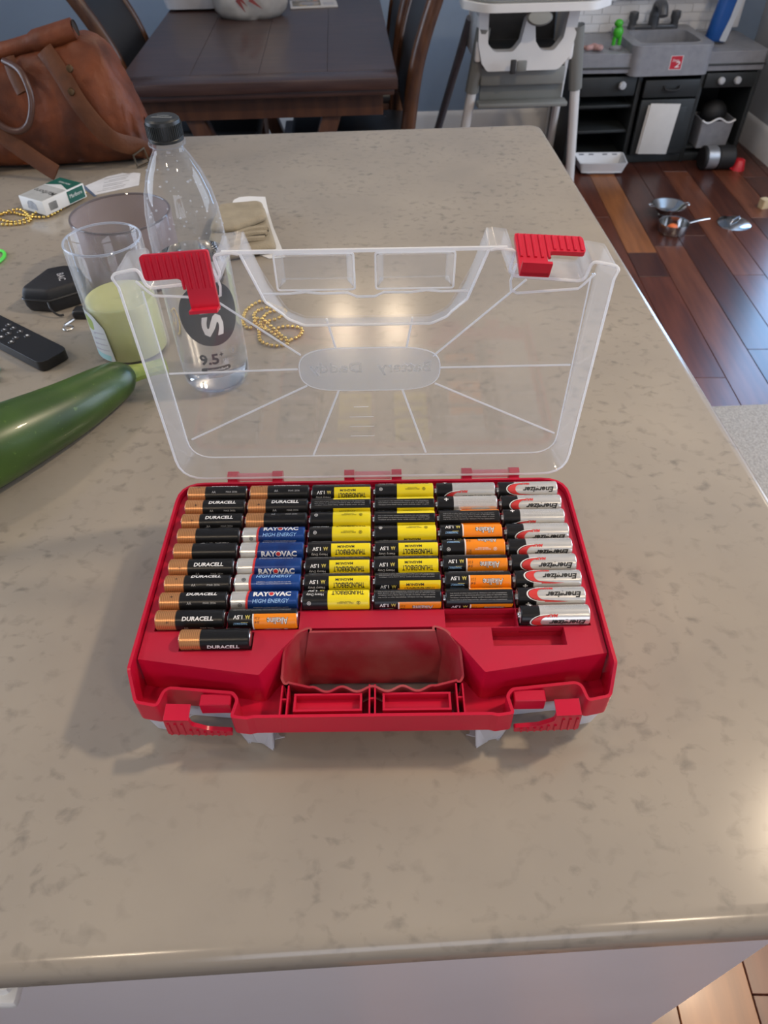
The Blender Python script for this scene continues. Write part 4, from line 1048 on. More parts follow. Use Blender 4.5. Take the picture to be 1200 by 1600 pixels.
MB().tube(bez([(-.012, -.044, .0145), (.012, -.036, .0165), (.036, -.026, .0145)], 5), .0055, 8).build('dark_fold', M_kd, kc)
MB().tube(bez([(-.014, -.060, .0135), (.010, -.056, .015), (.034, -.048, .0135)], 5), .0045, 8).build('dark_fold', M_kd, kc)

# small things at the left edge of the picture
gr = MB().tube([(-.5365 + .0150 * math.cos(2 * math.pi * k / 24), .6600 + .0240 * math.sin(2 * math.pi * k / 24), ZC + .0025) for k in range(24)], .0024, 8, closed=True).build('hair_tie', mat('neon_green', (.10, .75, .08), .4, noise_amt=.05), None)
tag(gr, 'neon green loop at the left edge of the counter', 'hair tie')
tl_ = thing('teal_clip', 'pale teal plastic clip at the left edge below the remote', 'clip', (-.437, .350, ZC))
M_teal = mat('teal_plastic', (.13, .50, .52), .4, noise_amt=.08)
pillow(fillet([(-.030, -.014), (.006, -.012), (.013, -.004), (.006, .004), (-.030, .002)], .005, 4), .0005, .008, 'clip_arm', M_teal, tl_, .3)
pillow(fillet([(-.030, .010), (.000, .010), (.008, .015), (.002, .022), (-.030, .022)], .004, 4), .0005, .008, 'clip_arm', M_teal, tl_, .3)

# brown leather bag
M_lea = mat('brown_leather', (.165, .044, .015), .52, spec=.3, noise_amt=.55, nscale=16, col2=(.060, .017, .008), bump=.6, bscale=45)
M_strap = mat('strap_leather', (.105, .036, .014), .55, spec=.25, noise_amt=.3, nscale=30, bump=.15, bscale=200)
M_dark = mat('bag_inside_dark', (.02, .012, .008), .8, noise_amt=.2)
bg = thing('leather_bag', 'slouchy brown leather bag with straps on the far left of the counter', 'bag', (-.58, 1.08, ZC))
# cross sections along x: (x, half depth, height, forward shift)
secs = [(-.20, .050, .150, .0), (-.15, .072, .182, .0), (-.08, .080, .178, .0), (.0, .082, .172, .0), (.07, .080, .186, .002), (.12, .078, .196, .004), (.155, .070, .186, .006), (.178, .060, .150, .004), (.196, .046, .098, .0), (.208, .024, .050, .0)]
b = MB(); rings = []; na = 36
secv = bez([(x, hd, h_) for x, hd, h_, s_ in secs], 5)
for v in secv:
    x, hd, h_ = v; rg = []
    for k in range(na):
        t = 2 * math.pi * k / na - math.pi / 2; c_, s_ = math.cos(t), math.sin(t)
        yy = hd * math.copysign(abs(c_) ** .55, c_); zz_ = h_ / 2 + h_ / 2 * math.copysign(abs(s_) ** .5, s_)
        yy *= 1 - .45 * (zz_ / h_) ** 2.2
        nn = noise.noise(Vector((x * 16, yy * 18, zz_ * 16))) * .015 + abs(noise.noise(Vector((x * 24 + zz_ * 20, yy * 40, zz_ * 46 + 5)))) * -.012
        f_ = 1.0 if zz_ > .012 else 0
        rg.append(b.bm.verts.new((x + nn * .3 * f_, yy + nn * (1 if yy > 0 else -1) * f_, max(.0, zz_ + nn * .5 * f_))))
    rings.append(rg)
for a_, c_ in zip(rings, rings[1:]):
    for k in range(na): b._f([a_[k], a_[(k + 1) % na], c_[(k + 1) % na], c_[k]])
b._f(rings[0]); b._f(rings[-1])
b.build('bag_body', M_lea, bg, smooth=70)
# gathered opening at the top right, rivets and straps
MB().tube(bez([(-.06, -.020, .172), (.0, -.022, .178), (.06, -.020, .190), (.126, -.014, .204)], 6), [.010] * 6 + [.013] * 6 + [.017] * 7, 14).build('rolled_top', M_lea, bg, smooth=60)
MB().lathe([(0, .0), (.0125, .0), (.0135, .002)], 20, Matrix.Translation((.1262, -.0138, .2042)) @ Matrix.Rotation(R_(82), 4, 'Y'), cap=False).build('dark_opening', M_dark, bg)
def strap(name, pts, w_=.012, m=None): return MB().tube(bez(pts, 8), 0, 10, flat=(w_, .0028), up=(0, -1, .35)).build(name, m or M_strap, bg, smooth=60)
strap('shoulder_strap', [(.075, -.040, .182), (.098, -.060, .150), (.125, -.085, .105), (.160, -.092, .058), (.194, -.064, .034), (.208, -.044, .020)], .0150)
strap('front_strap', [(-.075, -.055, .165), (-.060, -.088, .115), (-.020, -.098, .070), (.030, -.112, .032), (.060, -.122, .014)], .0140)
MB().tube(bez([(.005, -.045, .168), (.040, -.080, .160), (.050, -.098, .125), (.035, -.105, .090), (.010, -.105, .078), (-.018, -.100, .090), (-.045, -.088, .125)], 8), .0055, 10).build('carry_handle', mat('handle_leather', (.075, .032, .022), .36, noise_amt=.2, nscale=40), bg, smooth=60)
strap('handle_tab', [(.012, -.040, .172), (.020, -.060, .150), (.030, -.075, .128)], .0110)
MB().tube([(.188, -.078, .024), (.205, -.060, .030), (.208, -.055, .004), (.190, -.074, .000 + .002)], .0022, 6, closed=True).build('buckle', mat('buckle_metal', (.25, .22, .18), .35, metal=1, noise_amt=.1), bg)
for (x, y, z) in [(.118, -.070, .160), (.112, -.078, .128)]: MB().lathe([(0, .004), (.005, .003), (.006, 0)], 14, Matrix.Translation((x, y, z)) @ Matrix.Rotation(R_(75), 4, 'X'), cap=False).build('rivet', mat('rivet_brass', (.10, .06, .03), .4, metal=.8, noise_amt=.1), bg)
pc = MB().box((-.672, 1.010, ZC + .026), (.040, .05, .050), .012, seg=3).build('small_case', mat('case_black', (.02, .018, .018), .35, noise_amt=.1), None)
tag(pc, 'small black case leaning in front of the leather bag', 'case')

# ------------------------------------------------------------------ dining corner
M_tab = mat('dark_table_wood', (.058, .028, .021), .36, noise_amt=.4, nscale=5, col2=(.028, .012, .011), stretch=(1, 8, 8), detail=6, coat=.15)
M_tabb = mat('brown_leg_wood', (.085, .034, .016), .35, noise_amt=.4, nscale=6, col2=(.05, .019, .010), stretch=(6, 6, 1))
tb = thing('dining_table', 'dark brown wooden dining table beyond the counter', 'table', (0, 0, 0))
X0, X1, Y0, Y1 = -.735, .163, 2.185, 3.66
ws = (Y1 - Y0 - .10)
for k in range(4):
    xa = X0 + (X1 - X0) * k / 4; xb_ = X0 + (X1 - X0) * (k + 1) / 4
    MB().box(((xa + xb_) / 2, Y0 + .10 + ws / 2, .7335), (xb_ - xa - .0006, ws - .0012, .033), .0008, seg=1).build('top_board', M_tab, tb)
MB().box(((X0 + X1) / 2, Y0 + .05, .7335), (X1 - X0, .0985, .033), .002).build('end_board', M_tab, tb)
MB().box(((X0 + X1) / 2, Y0 + .05, .708), (X1 - X0 - .02, .08, .018), .003).build('edge_moulding', M_tab, tb)
b = MB()
b.box(((X0 + X1) / 2, Y0 + .07, .665), (X1 - X0 - .09, .022, .075)); b.box(((X0 + X1) / 2, Y1 - .07, .665), (X1 - X0 - .09, .022, .075))
b.box((X0 + .06, (Y0 + Y1) / 2, .665), (.022, Y1 - Y0 - .14, .075)); b.box((X1 - .06, (Y0 + Y1) / 2, .665), (.022, Y1 - Y0 - .14, .075)); b.build('apron', M_tabb, tb)
for yy in (2.295, 3.53):
    for s in (-1, 1):
        cxm = (X0 + X1) / 2
        MB().box((cxm + s * .135, yy, .36), (.060, .07, .70), .006, rot=(R_(20 * s), 'Y')).build('leg', M_tabb, tb)
    MB().box(((X0 + X1) / 2, yy, .03), (.60, .09, .055), .01).build('foot', M_tabb, tb)
MB().box(((X0 + X1) / 2, 2.91, .20), (.05, 1.20, .09), .006).build('stretcher', M_tabb, tb)

M_chw = mat('chair_wood', (.095, .038, .015), .32, noise_amt=.45, nscale=10, col2=(.040, .015, .008), stretch=(4, 4, 1))
M_chp = mat('black_leatherette', (.010, .010, .011), .42, noise_amt=.15, nscale=30)
def dining_chair(label, loc, rz, lean=1.0):
    """seat front towards +x; back at -x"""
    t = thing('dining_chair', label, 'chair', loc, (0, 0, rz), 'dining chairs round the table')
    back = [(-.215, .0), (-.200, .25), (-.195, .46), (-.212, .60), (-.245, .74), (-.300, .86), (-.372, .98)]
    back = [(x if z < .5 else -.195 + (x + .195) * lean, z) for x, z in back]; tx = back[-1][0]
    for s in (-1, 1):
        pts = bez([(x, s * .215, z) for x, z in back], 5)
        MB().tube(pts, 0, 12, flat=(.019, .026), up=(1, 0, .2)).build('back_leg', M_chw, t, smooth=50)
        MB().tube([(.21, s * .20, .0), (.205, s * .20, .44)], [.018, .023], 10).build('front_leg', M_chw, t)
    pb = MB(); pts = bez([(x, 0, z) for x, z in back[3:]], 6); rows = []
    for p in pts:
        rows.append([[pb.bm.verts.new((p.x + dx, y, p.z)) for y in (-.198, -.10, 0, .10, .198)] for dx in (-.012, .014)])
    for a_, c_ in zip(rows, rows[1:]):
        for q in range(2):
            for k in range(4): pb._f([a_[q][k], a_[q][k + 1], c_[q][k + 1], c_[q][k]])
        for e in (0, 4): pb._f([a_[0][e], a_[1][e], c_[1][e], c_[0][e]])
    for rr in (rows[0], rows[-1]):
        for k in range(4): pb._f([rr[0][k], rr[0][k + 1], rr[1][k + 1], rr[1][k]])
    pb.build('back_panel', M_chp, t, smooth=50)
    MB().box((tx + .006, 0, .985), (.035, .45, .045), .010, rot=(R_(-28), 'Y')).build('top_rail', M_chw, t)
    MB().box((-.206, 0, .575), (.026, .41, .040), .006).build('lower_rail', M_chw, t)
    MB().box((.0, 0, .425), (.43, .43, .05), .006).build('seat_frame', M_chw, t)
    MB().box((.005, 0, .468), (.45, .45, .045), .018, seg=3).build('seat_cushion', M_chp, t)
    return t
dining_chair('dining chair with black back panel at the left of the table', (-.575, 2.80, 0), 0)
dining_chair('dining chair with curved shiny wooden back right of the table', (.010, 2.56, 0), math.pi, .62)
dining_chair('dining chair behind the first, far right of the table', (.010, 3.22, 0), math.pi, .62)

# things on the table
M_bagp = mat('grocery_plastic', (.46, .44, .41), .4, noise_amt=.3, nscale=9, col2=(.30, .28, .26), bump=.5, bscale=30)
gb = thing('grocery_bag', 'grey plastic grocery bag with red print on the dining table', 'bag', (-.375, 3.13, .75))
b = MB(); rings = []; na = 30
for i in range(13):
    t = i / 12; z = .26 * t; r0 = (.150 + .02 * math.sin(t * 5)) * (1 - .35 * t ** 2); rg = []
    for k in range(na):
        a = 2 * math.pi * k / na; nn = noise.noise(Vector((math.cos(a) * 2, math.sin(a) * 2, t * 3))) * .035 * (.3 + t)
        rg.append(b.bm.verts.new(((r0 + nn) * math.cos(a) * (.9 if i else .80), (r0 * .62 + nn) * math.sin(a) * (.9 if i else .8), z)))
    rings.append(rg)
for a_, c_ in zip(rings, rings[1:]):
    for k in range(na): b._f([a_[k], a_[(k + 1) % na], c_[(k + 1) % na], c_[k]])
b._f(rings[0]); b._f(rings[-1]); b.build('bag_body', M_bagp, gb, smooth=60)
d = Decal()
for (x0, y0, x1, y1, w_) in [(-.060, .110, .000, .050, .014), (-.010, .120, .055, .075, .012), (.010, .075, .060, .040, .008), (-.040, .075, -.010, .030, .010)]:
    dx, dy = x1 - x0, y1 - y0; L = math.hypot(dx, dy); nx, ny = -dy / L * w_, dx / L * w_; d.poly([(x0 - nx, y0 - ny), (x1, y1), (x0 + nx, y0 + ny)], 0)
me = d.wrapped('red_print', [mat('bag_red_print', (.22, .035, .03), .5, noise_amt=.2, nscale=40)], .150, step=.008, bend='z', zfun=lambda z: .108)
o = link('red_print', me, gb)
for v in me.vertices: v.co.x *= 1.35
wb = thing('white_bundle', 'white rounded bundle at the far left end of the dining table', 'bundle', (-.635, 3.38, .757))
pillow(fillet([(-.12, -.14), (.14, -.15), (.15, .15), (-.12, .15)], .06, 5), .0, .17, 'bundle_body', mat('white_cotton', (.55, .56, .60), .8, noise_amt=.1, nscale=12, bump=.3, bscale=40), wb, .3, nz=.006, ns=9)
mg = thing('magazine', 'folded colourful magazine behind the grocery bag', 'magazine', (-.125, 3.31, .75), (0, 0, R_(4)))
MB().box((0, 0, .004), (.20, .14, .007), .001, seg=1).build('pages', mat('magazine_paper', (.62, .62, .63), .45, noise_amt=.1, nscale=20), mg)
d = Decal().rect(-.09, .03, -.055, .055, 0).poly(fillet([(-.07, -.035), (.02, -.04), (.025, .02), (-.05, .03)], .02, 4), 1).rect(-.06, -.03, -.052, -.040, 2).rect(.0, .018, .035, .05, 3).rect(.04, .085, -.05, .0, 4)
MB().flat(d, Matrix.Translation((0, 0, .0078))).build('cover_print', [mat('mag_dark', (.05, .05, .06), .4, noise_amt=.4, nscale=60, col2=(.3, .25, .15)), mat('mag_blue', (.20, .25, .36), .4, noise_amt=.4, nscale=70, col2=(.5, .4, .3)), mat('mag_yellow', (.6, .42, .05), .4, noise_amt=.1), mat('mag_orange', (.6, .2, .08), .4, noise_amt=.1), mat('mag_pale', (.45, .47, .52), .4, noise_amt=.1)], mg, smooth=0)

# ------------------------------------------------------------------ high chair
M_hw = mat('highchair_white', (.78, .77, .75), .35, noise_amt=.04, nscale=8)
M_hg = mat('highchair_grey', (.215, .22, .205), .45, noise_amt=.06, nscale=8)
M_hs = mat('highchair_seat_pad', (.035, .034, .034), .7, noise_amt=.2, nscale=20)
hc = thing('high_chair', 'white and grey baby high chair beyond the counter corner', 'high chair', (.78, 3.15, 0))
def hx(p): return (p[0] - .78, p[1] - 3.15, p[2])
for s, xt, xb_ in ((-1, .575, .515), (1, .965, 1.095)):
    MB().tube([hx((xt, 3.06, .70)), hx((xt + (xb_ - xt) * .38, 3.12, .45))], 0, 10, flat=(.030, .020), up=(0, 1, 0)).build('upper_leg', M_hg, hc)
    MB().tube([hx((xt + (xb_ - xt) * .36, 3.117, .46)), hx((xb_, 3.235, .0))], 0, 10, flat=(.022, .016), up=(0, 1, 0)).build('front_leg', M_hw, hc)
for s, xt, xb_ in ((-1, .545, .425), (1, .985, 1.07)):
    MB().tube([hx((xt, 3.24, .70)), hx((xb_, 3.62, .0))], .019, 10).build('rear_leg', mat('highchair_tube', (.25, .25, .27), .3, metal=.5, noise_amt=.1) if s < 0 else M_hw, hc)
b = MB(); b.box(hx((.765, 3.10, .515)), (.37, .035, .075), .012); b.build('front_panel', M_hg, hc)
MB().box(hx((.775, 3.10, .405)), (.40, .07, .020), .006).build('foot_rest', M_hg, hc)
MB().box(hx((.775, 3.14, .435)), (.37, .016, .075), .004).build('foot_rest_back', M_hg, hc)
# seat shell: front with two leg openings and a centre post
def circ(cx, cy, rx, ry, a0, a1, n): return [(cx + rx * math.cos(R_(a0 + (a1 - a0) * k / n)), cy + ry * math.sin(R_(a0 + (a1 - a0) * k / n))) for k in range(n + 1)]
outl = fillet([(-.205, .235), (-.200, .105), (-.180, .030), (-.155, .0), (.150, .0), (.190, .045), (.205, .120), (.210, .235)], [.005, .03, .02, .02, .03, .04, .04, .005], 5)
lh = fillet([(-.165, .240), (-.160, .110), (-.135, .075), (-.050, .075), (-.022, .115), (-.008, .190), (-.02, .240)], [.005, .02, .03, .03, .02, .01, .005], 5)
rh = fillet([(.020, .240), (.030, .190), (.040, .115), (.070, .075), (.115, .075), (.155, .115), (.168, .240)], [.005, .01, .02, .03, .03, .03, .005], 5)
full = outl[:]
full = [p for p in outl]
shell2 = fillet([(-.205, .235), (-.200, .105), (-.180, .030), (-.155, .0), (.150, .0), (.190, .045), (.205, .120), (.210, .235), (.168, .235), (.155, .115), (.120, .070), (.068, .070), (.040, .105), (.028, .180), (.008, .195), (-.008, .180), (-.022, .105), (-.050, .070), (-.130, .070), (-.160, .100), (-.165, .235)],
                [.005, .03, .02, .02, .03, .04, .04, .005, .005, .03, .03, .03, .02, .012, .012, .012, .02, .03, .03, .03, .005], 4)
MV = Matrix.Translation(hx((.755, 3.045, .545))) @ Matrix.Rotation(math.pi / 2, 4, 'X')
MB().plate(shell2, -.05, .0, M=MV).build('seat_front', M_hw, hc, bevel=.008, bseg=3)
b = MB(); b.box(hx((.755, 3.20, .585)), (.36, .20, .05), .02, seg=3); b.box(hx((.755, 3.33, .70)), (.36, .05, .24), .02, seg=3, rot=(R_(-12), 'X')); b.build('seat_pad', M_hs, hc)
for s in (-1, 1): MB().box(hx((.755 + s * .195, 3.18, .66)), (.03, .25, .17), .012).build('seat_side', M_hw, hc)
MB().box(hx((.735, 2.992, .575)), (.042, .012, .040), .004).build('strap_buckle', M_hg, hc); MB().box(hx((.700, 2.995, .572)), (.024, .012, .052), .004).build('strap', M_hs, hc)
tr_ = fillet([(-.30, -.02), (-.22, -.115), (.22, -.115), (.31, -.02), (.30, .16), (-.29, .16)], [.05, .09, .09, .05, .05, .05], 6)
MB().plate(tr_, .0, .028, M=Matrix.Translation(hx((.775, 3.05, .772)))).build('tray', M_hw, hc, bevel=.010, bseg=3)
MB().plate([(x * .93, y * .9) for x, y in tr_], .0, .006, M=Matrix.Translation(hx((.775, 3.055, .802)))).build('tray_insert', M_hg, hc, bevel=.002)
MB().lathe([(0, .014), (.045, .012), (.052, .004), (.052, 0)], 28, Matrix.Translation(hx((.775, 2.945, .752))) @ Matrix.Rotation(R_(72), 4, 'X') @ Matrix.Diagonal((1, .55, 1, 1)), cap=True).build('tray_release', M_hg, hc)

# ------------------------------------------------------------------ play kitchen
M_kg = mat('play_grey', (.255, .262, .285), .42, noise_amt=.12, nscale=30, col2=(.215, .22, .245))
M_kd = mat('play_charcoal', (.022, .026, .028), .5, noise_amt=.2, nscale=12)
M_kb = mat('play_black', (.008, .008, .009), .6, noise_amt=.2, nscale=12)
M_kw = mat('play_white', (.70, .71, .73), .45, noise_amt=.05, nscale=10)
pk = thing('play_kitchen', 'grey and charcoal toy play kitchen with sink against the back wall', 'toy kitchen', (1.54, 3.60, 0))
def k_(x, y, z): return (x - 1.54, y - 3.60, z)
# carcass: three bays
MB().box(k_(1.54, 3.86, .48), (.88, .03, .96)).build('back_board', M_kw, pk)
for x in (1.118, 1.428, 1.735, 2.005): MB().box(k_(x, 3.655, .215), (.022, .40, .43), .004).build('side_panel', M_kd, pk)
MB().box(k_(1.56, 3.66, .022), (.90, .40, .040), .006).build('plinth', M_kd, pk)
MB().box(k_(1.565, 3.80, .22), (.88, .02, .40)).build('cabinet_back', M_kb, pk)
# left bay: drawer front with knob, shelves
dw = MB().box(k_(1.272, 3.452, .365), (.270, .020, .085), .006).build('drawer_front', M_kd, pk)
MB().lathe([(0, .026), (.014, .024), (.019, .014), (.012, .0)], 18, Matrix.Translation(k_(1.335, 3.442, .372)) @ Matrix.Rotation(math.pi / 2, 4, 'X'), cap=False).build('knob', mat('knob_pale', (.50, .52, .55), .3, noise_amt=.25, nscale=60), dw)
for z in (.155, .270): MB().box(k_(1.272, 3.64, z), (.290, .34, .014), .003).build('shelf', M_kd, pk)
# middle bay: drawer and door
MB().box(k_(1.582, 3.440, .352), (.270, .020, .078), .006).build('drawer_front', M_kd, pk)
MB().tube(bez([k_(1.545, 3.428, .365), k_(1.550, 3.418, .352), k_(1.582, 3.416, .348), k_(1.612, 3.418, .352), k_(1.618, 3.428, .365)], 4), .005, 8).build('drawer_handle', M_kb, pk)
MB().box(k_(1.582, 3.440, .178), (.270, .020, .255), .006).build('door', M_kd, pk)
MB().box(k_(1.582, 3.428, .178), (.200, .008, .190), .004).build('door_panel', M_kd, pk)
# right bay: control panel with two clips, open below
MB().box(k_(1.870, 3.452, .378), (.250, .020, .065), .006).build('control_panel', M_kd, pk)
for x in (1.822, 1.902):
    MB().lathe([(0, .018), (.012, .017), (.017, .010), (.017, .0)], 16, Matrix.Translation(k_(x, 3.440, .378)) @ Matrix.Rotation(math.pi / 2, 4, 'X'), cap=False).build('dial', MATS['knob_pale'], pk)
MB().box(k_(1.870, 3.66, .062), (.250, .36, .014), .003).build('lower_shelf', M_kd, pk)
# worktop: left slab, bulging sink slab, right slab
def slab2(name, pts, z0, z1): return MB().plate(fillet([(x - 1.54, y - 3.60) for x, y in pts], [.03] * len(pts), 5), z0, z1).build(name, M_kg, pk, bevel=.012, bseg=3)
slab2('worktop', [(1.080, 3.440), (1.385, 3.425), (1.385, 3.840), (1.090, 3.840)], .425, .505)
slab2('worktop', [(1.700, 3.440), (2.020, 3.440), (2.015, 3.840), (1.700, 3.840)], .420, .500)
for p0, p1 in (((1.085, 3.436), (1.385, 3.421)), ((1.705, 3.436), (2.015, 3.436))):
    MB().tube([k_(p0[0], p0[1], .448), k_(p1[0], p1[1], .448)], .004, 6).build('worktop_groove', M_kd, pk)
so_ = fillet([(1.345, 3.400), (1.735, 3.400), (1.735, 3.800), (1.345, 3.800)], [.05, .05, .03, .03], 6); si = fillet([(1.395, 3.455), (1.690, 3.455), (1.690, 3.70), (1.395, 3.70)], .05, 5)
sh = lambda L: [(x - 1.54, y - 3.60) for x, y in L]
b = MB(); b.plate(sh(so_), .415, .540, [sh(si)]); b.plate(sh(si), .45, .465); b.build('sink', M_kg, pk, bevel=.008)
d = Decal().rect(-.0270, .0270, -.0270, .0270, 0).rect(-.0295, .0295, .0270, .0290, 1).rect(-.0295, .0295, -.0290, -.0270, 1).rect(-.0295, -.0270, -.0290, .0290, 1).rect(.0270, .0295, -.0290, .0290, 1)
d.text('Step', -.020, .012, .000, .016, 1, shear=.2).text('2', -.004, .020, -.020, .006, 1, shear=.2, offset=.02)
MB().flat(d, Matrix.Translation(k_(1.560, 3.3990, .470)) @ Matrix.Rotation(math.pi / 2, 4, 'X')).build('logo_badge', [mat('logo_red', (.50, .02, .04), .4, noise_amt=.05), mat('logo_white', (.72, .7, .7), .4, noise_amt=.03)], pk, smooth=0)
# faucet
b = MB(); b.tube(bez([k_(1.535, 3.735, .54), k_(1.535, 3.735, .615), k_(1.535, 3.705, .650), k_(1.535, 3.650, .645), k_(1.535, 3.625, .610)], 6), [.026] * 6 + [.022] * 19, 12); b.build('faucet', mat('faucet_grey', (.085, .088, .095), .35, metal=.3, noise_amt=.1), pk, smooth=60)
for s in (-1, 1):
    MB().lathe([(.022, 0), (.018, .03), (.024, .045), (.022, .070), (0, .075)], 14, Matrix.Translation(k_(1.535 + s * .105, 3.735, .54))).build('tap', MATS['faucet_grey'], pk)
MB().box(k_(1.535, 3.735, .549), (.235, .04, .018), .006).build('tap_base', MATS['faucet_grey'], pk)
# backsplash: brick pattern on the left, window frame in the middle, ledge on the right
bw, bh = .092, .038
for r in range(4):
    for c in range(9):
        x = 1.115 + c * bw + (bw / 2 if r % 2 else 0)
        if x + bw > 1.99: continue
        MB().box(k_(x + bw / 2, 3.8435, .525 + r * bh), (bw - .003, .006, bh - .003), .001, seg=1).build('brick', M_kw, pk)
for (x, z, sx, sz) in ((1.34, .85, .035, .42), (1.83, .85, .035, .42), (1.585, .665, .52, .035)): MB().box(k_(x, 3.830, z), (sx, .035, sz), .006).build('window_frame', M_kw, pk)
MB().box(k_(1.112, 3.82, .75), (.04, .06, .50), .010).build('back_post', M_kw, pk)
MB().box(k_(1.93, 3.815, .665), (.18, .07, .030), .006).build('ledge', M_kw, pk)
MB().box(k_(1.985, 3.825, .59), (.035, .05, .14), .006).build('ledge_post', M_kw, pk)
# things on and around the play kitchen
M_gr = mat('toy_green', (.05, .42, .02), .4, noise_amt=.1)
tg = thing('toy_animal', 'bright green toy animal on a round base on the play worktop', 'toy', (1.295, 3.52, .506))
MB().lathe([(0, 0), (.030, 0), (.030, .008), (.022, .016), (0, .017)], 20).build('base', M_kg, tg)
b = MB(); b.tube([(-.012, 0, .014), (-.012, 0, .045)], .009, 8); b.tube([(.014, 0, .014), (.013, 0, .045)], .009, 8); b.build('legs', M_gr, tg) if False else None
for x in (-.013, .014): MB().tube([(x, 0, .014), (x * .95, 0, .05)], .009, 8).build('leg', M_gr, tg)
MB().sphere((0, 0, .068), .024, 2, (1, .8, 1.15)).build('body', M_gr, tg, smooth=80)
MB().sphere((-.006, -.004, .104), .019, 2, (1.1, .9, .9)).build('head', M_gr, tg, smooth=80)
cl_ = MB(); cl_.tube(bez([(1.125, 3.50, .520), (1.150, 3.48, .522), (1.180, 3.49, .524), (1.205, 3.47, .522), (1.215, 3.50, .520), (1.190, 3.505, .522)], 6), [.006, .007, .008, .009, .010, .012, .013, .012, .012, .013, .014, .015, .016, .016, .015, .014, .013, .012, .012, .012, .012, .012, .012, .012, .011, .011, .010, .010, .009, .008, .008], 8)
tag(cl_.build('toy_food', mat('toy_pink', (.48, .28, .26), .6, noise_amt=.3, nscale=60), smooth=60), 'crumpled pink toy on the left end of the play worktop', 'toy')
db = thing('detergent_bottle', 'tall blue plastic bottle with white label on the play worktop', 'bottle', (1.812, 3.60, .5105), (0, R_(6), R_(4)))
b = MB(); rings = []
for z, rx, ry in ((0, .050, .030), (.01, .056, .036), (.08, .056, .036), (.15, .052, .034), (.20, .050, .033), (.235, .040, .030), (.25, .020, .020), (.262, .016, .016)):
    rings.append([b.bm.verts.new((rx * math.copysign(abs(math.cos(2 * math.pi * k / 28)) ** .7, math.cos(2 * math.pi * k / 28)), ry * math.sin(2 * math.pi * k / 28), z)) for k in range(28)])
for a_, c_ in zip(rings, rings[1:]):
    for k in range(28): b._f([a_[k], a_[(k + 1) % 28], c_[(k + 1) % 28], c_[k]])
b._f(rings[0]); b._f(rings[-1]); b.build('bottle_body', mat('blue_plastic', (.012, .085, .33), .3, noise_amt=.1, nscale=20), db, smooth=50)
MB().lathe([(.018, .258), (.018, .285), (0, .287)], 18).build('cap', mat('bottle_cap_white', (.6, .62, .64), .4, noise_amt=.03), db)
MB().plate(fillet([(-.002, .006), (.034, .004), (.040, .100), (.046, .180), (.018, .182), (.014, .100)], .006, 3), 0, .004, M=Matrix.Translation((0, -.0345, 0)) @ Matrix.Rotation(math.pi / 2, 4, 'X')).build('label', mat('bottle_label_white', (.55, .60, .66), .4, noise_amt=.06), db)
tw = MB(); tw.box((0, 0, 0), (.150, .006, .235), .002); tw.box((-.010, .006, -.004), (.145, .005, .225), .002)
tw = tw.build('towel', mat('towel_white', (.62, .61, .59), .85, noise_amt=.05, nscale=20, bump=.2, bscale=300), None, loc=(1.556, 3.405, .178), rot=(R_(2), R_(2), 0))
tag(tw, 'white folded towel hanging on the play kitchen door', 'towel')
bn = thing('storage_bin', 'grey toy bin with wavy rim in the right bay of the play kitchen', 'bin', (1.868, 3.50, .070))
b = MB(); wv2 = lambda x, y: .135 + .010 * math.cos(x * 60) - .006
b.wall(fillet([(-.085, -.065), (.085, -.065), (.085, .10), (-.085, .10)], .012, 4), 0, wv2, .004, draft=.008); b.plate([(-.075, -.055), (.075, -.055), (.075, .09), (-.075, .09)], .0, .004); b.build('bin_body', M_kg, bn)
MB().tube([(-.085 + .17 * k / 24, -.065, wv2(-.085 + .17 * k / 24, 0)) for k in range(25)], .005, 6).build('bin_rim', M_kw, bn)
bb = MB().sphere((0, 0, 0), .062, 3, (1.05, .9, .95)); bb = bb.build('black_ball', M_kb, None, smooth=80, loc=(1.865, 3.515, .215)); tag(bb, 'round black toy lying in the grey bin', 'toy')
# floor things
dt = thing('dish_tray', 'pale grey plastic dish tray on the floor beside the high chair', 'tray', (1.285, 3.37, .0), (0, 0, R_(-4)))
b = MB(); oc = fillet([(-.125, -.075), (.115, -.075), (.125, .085), (-.135, .085)], .02, 4)
b.wall(oc, .012, .062, .005, draft=.018); b.plate([(x * .86, y * .80) for x, y in oc], .012, .017); b.build('tray_body', M_kw, dt)
MB().plate([(x * .6, y * .55) for x, y in oc], .001, .012).build('tray_foot', M_kw, dt)
for x in (-.09, -.04, .03, .08): MB().box((x, .078, .055), (.024, .006, .006)).build('slot', M_kg, dt)
M_ss = mat('stainless_steel', (.60, .60, .60), .16, metal=1, noise_amt=.08, nscale=30)
cn = thing('toy_colander', 'shiny steel toy colander with two handles on the floor', 'colander', (1.435, 2.790, 0))
MB().lathe([(.034, 0), (.036, .012), (.030, .014), (.048, .030), (.070, .058), (.076, .060), (.076, .0585), (.068, .056), (.046, .030), (0, .018)], 40, cap=False).build('bowl', M_ss, cn, smooth=50)
for s in (-1, 1): MB().tube(bez([(s * .073, -.014, .058), (s * .090, -.010, .060), (s * .090, .010, .060), (s * .073, .014, .058)], 5), .003, 8).build('handle', M_ss, cn)
pn = thing('toy_saucepan', 'small steel toy saucepan with long handle in front of colander', 'pan', (1.412, 2.640, 0))
MB().lathe([(0, 0), (.056, 0), (.061, .005), (.062, .044), (.065, .046), (.062, .0445), (.059, .044), (.058, .006), (0, .004)], 40, cap=False).build('pan_body', M_ss, pn, smooth=50)
MB().tube(bez([(.062, .004, .036), (.090, .010, .040), (.130, .018, .044), (.165, .026, .044)], 5), 0, 10, flat=(.008, .004)).build('handle', M_ss, pn)
